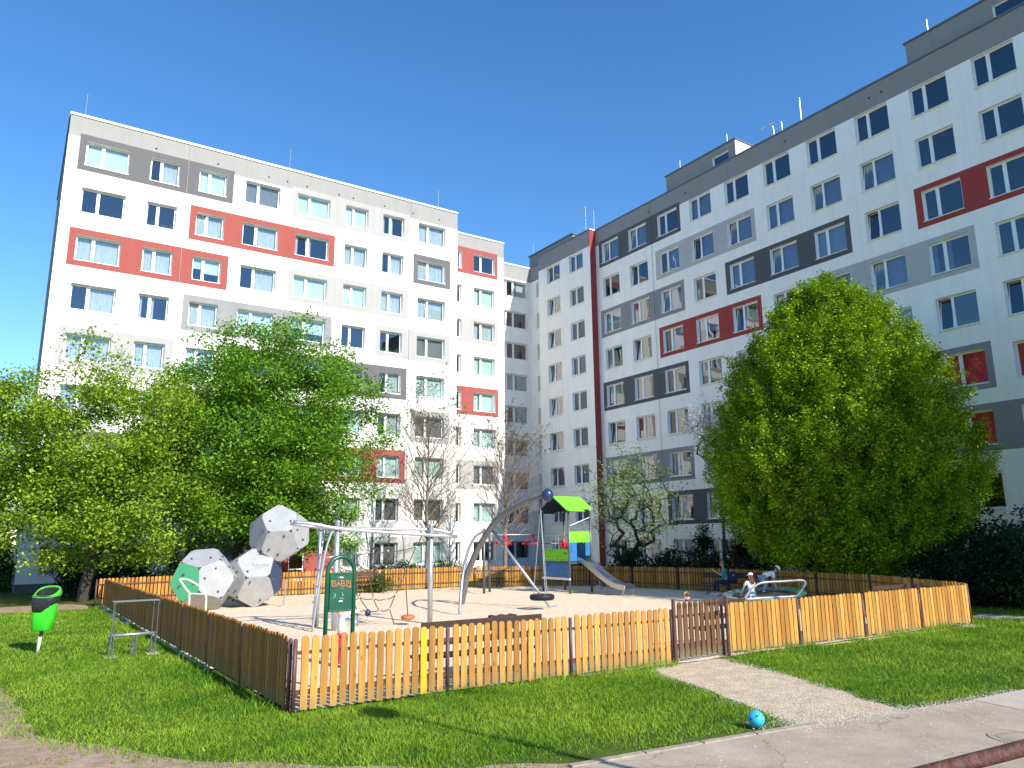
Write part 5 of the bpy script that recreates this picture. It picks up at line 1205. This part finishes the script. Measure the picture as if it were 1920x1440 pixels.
shrub('tall_shrub',(-2.0,64.0,0),(3.2,3.0,7.5),'distant tall green bushes behind the left end of the sunlit block',lf_hedge,9000,.22,seed=21)

# ================================================================ people
def skinmesh(name,V,Ed,R,m,parent,sub=2):
    me=bpy.data.meshes.new(name); me.from_pydata([tuple(v) for v in V],Ed,[]); me.update()
    o=bpy.data.objects.new(name,me); COL.objects.link(o)
    s=o.modifiers.new('s','SKIN'); s.use_smooth_shade=True; s.branch_smoothing=.3
    for i,r in enumerate(R):
        r=(r,r) if not isinstance(r,tuple) else r
        me.skin_vertices[0].data[i].radius=r
    me.skin_vertices[0].data[0].use_root=True
    u=o.modifiers.new('u','SUBSURF'); u.levels=sub; u.render_levels=sub
    dg=bpy.context.evaluated_depsgraph_get(); nm=bpy.data.meshes.new_from_object(o.evaluated_get(dg)); nm.materials.clear(); nm.materials.append(m)
    o.modifiers.clear(); o.data=nm; nm.name=name; bpy.data.meshes.remove(me); o.parent=parent; return o
skinm=mat('skin',(.55,.30,.20),.55,var=.04); 
def hairm(n,c): return mat(n,c,.6,var=.25,vscale=40,stretch=(3,3,.4))
def cloth(n,c,v=.1): return mat(n,c,.9,var=v,vscale=9,bump=.4,bscale=35)
def person(label,J,s,shirt,pants,shoe,hair,hairstyle,look,cap=None,sleeve=.5,skirtless=True,group=None):
    """J: joints in world space; s: body scale (1 = adult). look: facing direction of the head."""
    base=Vector((J['pel'][0],J['pel'][1],0.0)); root=empty('person',base,0,label,'person',group)
    G={k:Vector(v)-base for k,v in J.items()}; look=Vector(look).normalized(); upn=(G['head']-G['neck']).normalized(); side=look.cross(upn).normalized()
    names=['pel','chest','neck','jaw','head','crown']; G['jaw']=G['head']-upn*.07*s+look*.02*s; G['crown']=G['head']+upn*.08*s
    V=[];E_=[];R=[];ix={}
    def add(k,p,r,frm=None):
        ix[k]=len(V); V.append(p); R.append(r)
        if frm is not None: E_.append((ix[frm],ix[k]))
    add('pel',G['pel'],.105*s); add('waist',G['pel'].lerp(G['chest'],.5),.10*s,'pel'); add('chest',G['chest'],(.125*s,.105*s),'waist'); add('neck',G['neck'],.05*s,'chest'); add('jaw',G['jaw'],.07*s,'neck'); add('head',G['head'],.092*s,'jaw'); add('crown',G['crown'],.07*s,'head')
    add('nose',G['head']+look*.105*s-upn*.02*s,.018*s,'head')
    for q in 'LR':
        add('sh'+q,G['sh'+q],.05*s,'chest'); add('el'+q,G['el'+q],.038*s,'sh'+q); add('wr'+q,G['wr'+q],.026*s,'el'+q)
        d=(G['wr'+q]-G['el'+q]).normalized(); pm=G['wr'+q]+d*.06*s; add('pm'+q,pm,.030*s,'wr'+q); n_=d.cross(Vector((.3,.2,1))).normalized(); b_=n_.cross(d).normalized()
        for i,o_ in enumerate((-.03,-.01,.01,.03)):
            L_=(.055,.066,.062,.048)[i]*s; a=pm+d*.03*s+n_*o_*s; add('f%s%d'%(q,i),a,.0105*s,'pm'+q); add('g%s%d'%(q,i),a+(d*.85+b_*-.5)*L_,.0085*s,'f%s%d'%(q,i))
        add('t'+q,pm+n_*.045*s+d*.01*s,.011*s,'pm'+q); add('u'+q,pm+n_*.062*s+d*.035*s,.009*s,'t'+q)
        add('hip'+q,G['hip'+q],.085*s,'pel'); add('kn'+q,G['kn'+q],.055*s,'hip'+q); add('an'+q,G['an'+q],.036*s,'kn'+q); add('to'+q,G['to'+q],.034*s,'an'+q)
    skinmesh('body',V,E_,R,skinm,root,2)
    # shirt
    V=[];E_=[];R=[];ix={}
    add('pel',G['pel']+ (G['chest']-G['pel'])*.06,.128*s); add('waist',G['pel'].lerp(G['chest'],.5),.145*s,'pel'); add('chest',G['chest'],(.165*s,.145*s),'waist'); add('nb',G['chest'].lerp(G['neck'],.6),.075*s,'chest')
    for q in 'LR':
        add('sh'+q,G['sh'+q],.078*s,'chest'); e=G['sh'+q].lerp(G['el'+q],min(1,sleeve*2)); add('e'+q,e,.064*s,'sh'+q)
        if sleeve>.5: add('w'+q,G['el'+q].lerp(G['wr'+q],(sleeve-.5)*1.9),.040*s,'e'+q)
    skinmesh('shirt',V,E_,R,shirt,root,2)
    V=[];E_=[];R=[];ix={}
    add('pel',G['pel'],.122*s)
    for q in 'LR': add('hip'+q,G['hip'+q],.100*s,'pel'); add('kn'+q,G['kn'+q],.080*s,'hip'+q); add('an'+q,G['an'+q].lerp(G['kn'+q],.08),.052*s,'kn'+q)
    skinmesh('trousers',V,E_,R,pants,root,2)
    for q in 'LR':
        mb=MB(); a=G['an'+q];t=G['to'+q]; mb.tube([a.lerp(t,-.25)-Vector((0,0,.03*s)),a.lerp(t,.3)-Vector((0,0,.02*s)),t+(t-a)*.15],[.036*s,.046*s,.034*s],10); mb.sphere(t+(t-a)*.15,.036*s,8); mb.build('shoe',shoe,root,smooth=True)
    # eyes, mouth
    for sg_ in (-1,1):
        mb=MB(); mb.sphere(G['head']+look*.083*s+side*sg_*.032*s+upn*.01*s,.011*s,8); mb.build('eye',mat('eye_dark',(.02,.015,.012),.3) if 'eye_dark' not in bpy.data.materials else bpy.data.materials['eye_dark'],root,smooth=True)
        mb=MB(); mb.sphere(G['head']+side*sg_*.092*s-upn*.01*s-look*.01*s,.024*s,8,sc=(.6,.8,1.1)); mb.build('ear',skinm,root,smooth=True)
    # hair
    mb=MB(); n_=14
    q=Matrix((side,look,upn)).transposed()
    for i in range(n_):
        for j in range(8):
            pass
    k=8; b=0
    for i in range(k+1):
        ph=-.35+(PI/2+.35)*i/k
        for j in range(n_):
            t=2*PI*j/n_; r=.108*s; v=Vector((math.cos(ph)*math.cos(t),math.cos(ph)*math.sin(t)-.12,math.sin(ph)))*r
            if v.y>.055*s and v.z<.055*s: v.z=.055*s; v.y=min(v.y,.085*s)
            mb.v.append(G['head']+q@v+upn*.012*s)
    for i in range(k):
        for j in range(n_): mb.f.append([i*n_+j,i*n_+(j+1)%n_,(i+1)*n_+(j+1)%n_,(i+1)*n_+j]); mb.m.append(0)
    if hairstyle=='bun': mb.sphere(G['head']-look*.10*s+upn*.07*s,.045*s,10)
    if hairstyle=='long':
        dn_=Vector((0,0,-1)); p=G['head']-look*.075*s
        for o_ in (-.05,-.02,.02,.05):
            mb.tube(spline([p+side*o_*s,p+side*o_*1.2*s+dn_*.12*s-look*.03*s,p+side*o_*1.3*s+dn_*.25*s-look*.05*s,p+side*o_*s+dn_*.38*s-look*.04*s],4),[.032*s]*10+[.026*s,.02*s,.008*s],7)
    if hairstyle=='long2':
        dn_=Vector((0,0,-1))
        for o_ in (-.085,.085,.07):
            p=G['head']+side*o_*s; mb.tube(spline([p,p+dn_*.13*s+look*.02*s,p+dn_*.28*s+look*.05*s,p+dn_*.42*s+look*.03*s],4),[.034*s]*10+[.026*s,.018*s,.008*s],7)
    if hairstyle=='tail':
        p=G['head']-look*.09*s+upn*.03*s; mb.tube(spline([p,p-look*.07*s-Vector((0,0,.05*s)),p-look*.07*s-Vector((0,0,.22*s))],5),[.03*s]*6+[.03*s,.026*s,.02*s,.014*s,.006*s],8)
    mb.build('hair',hair,root,smooth=True)
    if cap:
        mb=MB(); k=6; c0=G['head']+upn*.03*s
        for i in range(k+1):
            ph=-.05+(PI/2+.05)*i/k
            for j in range(16): t=2*PI*j/16; mb.v.append(c0+q@(Vector((math.cos(ph)*math.cos(t)*.118,math.cos(ph)*math.sin(t)*.125,math.sin(ph)*.108))*s))
        for i in range(k):
            for j in range(16): mb.f.append([i*16+j,i*16+(j+1)%16,(i+1)*16+(j+1)%16,(i+1)*16+j]); mb.m.append(0)
        a=[c0+q@(Vector((math.cos(t)*.10,math.sin(t)*.12+.0,0))*s) for t in [PI*i/8 for i in range(9)]]; b_=[c0+q@(Vector((math.cos(t)*.095,math.sin(t)*.10+.105*math.sin(t)+.02,-.02*math.sin(t)))*s) for t in [PI*i/8 for i in range(9)]]
        for i in range(8): mb.hexa([a[i],a[i+1],b_[i+1],b_[i],a[i]+upn*.008*s,a[i+1]+upn*.008*s,b_[i+1]+upn*.008*s,b_[i]+upn*.008*s])
        mb.build('cap',cap,root,smooth=True)
    return root,G,base
white_t=cloth('white_tshirt',(.78,.77,.76),.04); jeans=cloth('light_jeans',(.22,.33,.48)); jeans2=cloth('pale_denim',(.38,.47,.58)); navyp=cloth('dark_trousers',(.02,.024,.045)); tealt=cloth('turquoise_top',(.03,.28,.34)); capm=cloth('white_cap',(.80,.77,.72),.03)
redj=cloth('red_jacket',(.50,.008,.02)); pinkp=cloth('pink_trousers',(.60,.02,.12)); greyp=cloth('grey_leggings',(.10,.11,.13)); shoew=mat('white_shoes',(.7,.7,.68),.5); shoed=mat('dark_shoes',(.03,.03,.035),.5)
h_aub=hairm('auburn_hair',(.16,.045,.02)); h_dk=hairm('dark_brown_hair',(.035,.016,.01)); h_bl=hairm('ash_blond_hair',(.26,.18,.10)); h_or=hairm('ginger_hair',(.30,.10,.03))
def W3(o,a,h,f=0): return Vector(o)+rgt*a+UPV*h+fwd*f   # local axes: a to the viewer's right, h up, f away
# seated woman with phone
o=(25.25,22.05,0); L_=-rgt*.9-fwd*.35
person('woman seated on the shaded bench, turquoise top, sunglasses, holding a phone',dict(pel=W3(o,.02,.60),chest=W3(o,-.03,.98),neck=W3(o,-.05,1.16),head=W3(o,-.10,1.32),shL=W3(o,-.07,1.08,-.16),shR=W3(o,.03,1.08,.16),elL=W3(o,-.20,.86,-.20),elR=W3(o,-.12,.86,.2),wrL=W3(o,-.38,1.00,-.08),wrR=W3(o,-.36,.99,.05),
  hipL=W3(o,0,.58,-.10),hipR=W3(o,0,.58,.10),knL=W3(o,-.40,.60,-.22),knR=W3(o,-.42,.59,.02),anL=W3(o,-.36,.17,-.24),anR=W3(o,-.46,.17,0),toL=W3(o,-.50,.09,-.28),toR=W3(o,-.62,.09,-.02)),.95,tealt,navyp,shoew,h_bl,'bun',-rgt*.9-fwd*.25-UPV*.35,sleeve=.45)
P_=bpy.data.objects[[k.name for k in COL.objects if k.name.startswith('person')][-1]]
mb=MB(); c=W3(o,-.20,1.345,0)-P_.location; mb.obox(c,-rgt*.012,fwd*.075,UPV*.02); mb.build('sunglasses',mat('sunglass_black',(.01,.01,.01),.2),P_)
mb=MB(); mb.obox((0,0,0),rgt*.008+UPV*.01,fwd*.037,UPV*.065-rgt*.05); x=mb.build('phone',mat('phone_white',(.7,.7,.72),.3),bevel=.004); x.location=W3(o,-.475,1.06,-.02); tag(x,'white mobile phone held up by the seated woman','phone')
# backpack on the bench
mb=MB(); R_=lambda w_,d_,z:oval(w_,d_,z,0,20,2.8)
b=loft([R_(.13,.09,0),R_(.165,.12,.05),R_(.17,.13,.22),R_(.15,.11,.38),R_(.10,.07,.46),R_(.03,.02,.48)]); bp=empty('backpack',W3(o,.33,.54,-.02),math.radians(-30),'navy backpack standing on the bench behind the seated woman','backpack')
b.build('bag',cloth('navy_nylon',(.015,.03,.08)),bp,smooth=True); loft([R_(.10,.05,0),R_(.12,.06,.04),R_(.11,.055,.18),R_(.06,.03,.21)]).build('pocket',cloth('navy_nylon_dark',(.012,.02,.05)),bp,smooth=True)
pk=[k for k in COL.objects if k.name.startswith('pocket')][-1]; pk.location=(0,-.12,.04)
mb=MB(); mb.tube([(-.04,0,.46),(-.04,0,.53),(.04,0,.53),(.04,0,.46)],.010,6); mb.build('handle',shoed,bp); mb=MB(); mb.box(-.06,-.02,-.178,-.17,.30,.34); mb.build('badge',white_t,bp)
# kneeling girl, back to the viewer
o=(21.75,17.9,0)
person('girl kneeling on the dish, back turned, white cap and long auburn hair',dict(pel=W3(o,.04,.50),chest=W3(o,.02,.80),neck=W3(o,.03,.96),head=W3(o,.03,1.09),shL=W3(o,-.12,.88,0),shR=W3(o,.14,.88,.05),elL=W3(o,-.22,.68,.06),elR=W3(o,.20,.70,.2),wrL=W3(o,-.26,.50,.16),wrR=W3(o,.12,.55,.32),
  hipL=W3(o,-.05,.48,0),hipR=W3(o,.11,.48,0),knL=W3(o,-.08,.40,.30),knR=W3(o,.14,.40,.30),anL=W3(o,-.06,.38,-.02),anR=W3(o,.14,.38,-.02),toL=W3(o,-.06,.37,-.14),toR=W3(o,.14,.37,-.14)),.80,white_t,jeans2,shoew,h_aub,'long',fwd*.8-rgt*.45-UPV*.1,capm,sleeve=.35)
# bending girl
o=(23.3,18.35,0)
person('girl bending forward over the dish, white cap, white T-shirt and light jeans',dict(pel=W3(o,-.22,1.0),chest=W3(o,.10,1.12,-.02),neck=W3(o,.26,1.18,-.03),head=W3(o,.34,1.27,-.03),shL=W3(o,.16,1.10,-.14),shR=W3(o,.16,1.12,.12),elL=W3(o,.18,.87,-.15),elR=W3(o,.24,.88,.10),wrL=W3(o,.20,.66,-.16),wrR=W3(o,.30,.66,.08),
  hipL=W3(o,-.24,.96,-.08),hipR=W3(o,-.24,.96,.08),knL=W3(o,-.14,.72,-.12),knR=W3(o,-.06,.70,.10),anL=W3(o,-.22,.50,-.06),anR=W3(o,-.12,.48,.14),toL=W3(o,-.10,.45,-.08),toR=W3(o,.0,.44,.12)),.84,white_t,jeans,shoew,h_dk,'long2',rgt*.75-fwd*.35-UPV*.75,capm,sleeve=.35)
# child behind the sign
o=(5.62,14.5,0)
person('child in white top and bright pink trousers reaching out behind the green sign',dict(pel=W3(o,.02,.62),chest=W3(o,.0,.88),neck=W3(o,-.04,1.02),head=W3(o,-.10,1.14),shL=W3(o,.04,.96,-.10),shR=W3(o,.02,.97,.10),elL=W3(o,.22,1.06,-.12),elR=W3(o,.20,.86,.10),wrL=W3(o,.42,1.08,-.12),wrR=W3(o,.40,.85,.10),
  hipL=W3(o,.0,.58,-.07),hipR=W3(o,.0,.58,.07),knL=W3(o,.03,.33,-.08),knR=W3(o,-.02,.33,.08),anL=W3(o,.0,.08,-.08),anR=W3(o,-.06,.08,.08),toL=W3(o,.12,.04,-.09),toR=W3(o,.06,.04,.08)),.72,white_t,pinkp,shoed,h_or,'tail',rgt*.8-fwd*.2-UPV*.3,sleeve=.92)
mb=MB(); mb.sphere((0,0,0),.06,10,sc=(1,.8,1.2)); x=mb.build('toy_cup',mat('navy_toy',(.02,.025,.09),.4),smooth=True); x.location=W3(o,.53,1.04,-.12); tag(x,'dark blue toy cup held by the child in pink trousers','toy')
# child in red on the tower
o=(21.75,28.45,1.36)
person('child in a red jacket standing on the slide tower platform under the green roof',dict(pel=W3(o,.0,.58),chest=W3(o,.0,.82),neck=W3(o,.0,.97),head=W3(o,.0,1.09),shL=W3(o,-.12,.91),shR=W3(o,.12,.91),elL=W3(o,-.16,.74),elR=W3(o,.16,.74),wrL=W3(o,-.10,.60,-.08),wrR=W3(o,.12,.60,-.08),
  hipL=W3(o,-.06,.55),hipR=W3(o,.06,.55),knL=W3(o,-.07,.31),knR=W3(o,.07,.31),anL=W3(o,-.07,.07),anR=W3(o,.07,.07),toL=W3(o,-.08,.04,-.1),toR=W3(o,.07,.04,-.1)),.68,redj,greyp,shoed,h_bl,'short',-fwd*.6-rgt*.5,sleeve=.95)
# child in red climbing the side ladder
o=(22.55,26.85,0)
person('child in red climbing the ladder beside the slide, seen from behind',dict(pel=W3(o,-.02,.68),chest=W3(o,-.06,.95,.03),neck=W3(o,-.05,1.10,.05),head=W3(o,-.05,1.21,.05),shL=W3(o,-.17,1.02,.03),shR=W3(o,.07,1.02,.03),elL=W3(o,-.26,.98,.1),elR=W3(o,.20,1.00,.1),wrL=W3(o,-.14,1.12,.2),wrR=W3(o,.24,1.12,.15),
  hipL=W3(o,-.08,.64),hipR=W3(o,.05,.64),knL=W3(o,-.10,.50,.2),knR=W3(o,.14,.44,.15),anL=W3(o,-.10,.30,.06),anR=W3(o,.16,.22,.05),toL=W3(o,-.10,.27,.14),toR=W3(o,.16,.19,.14)),.68,redj,greyp,shoew,h_dk,'short',fwd,sleeve=.95)
# pair of white shoes left on the sand
for i,(x_,y_,r_) in enumerate(((24.2,28.9,.3),(24.6,28.5,1.2))):
    mb=MB(); mb.tube([(-.13,0,.045),(0,0,.05),(.13,0,.04)],[.045,.05,.04],10); mb.sphere((.13,0,.04),.042,8); mb.tube([(-.10,0,.06),(-.10,0,.12)],[.04,.045],10); x=mb.build('shoe',shoew,smooth=True); x.location=(x_,y_,.04); x.rotation_euler=(0,0,r_); x.scale=(1.5,1.5,1.5)
    tag(x,['white shoe lying on the sand behind the slide, nearer the ladder','white shoe lying on the sand behind the slide, nearer the fence'][i],'shoe','white shoes on the sand')
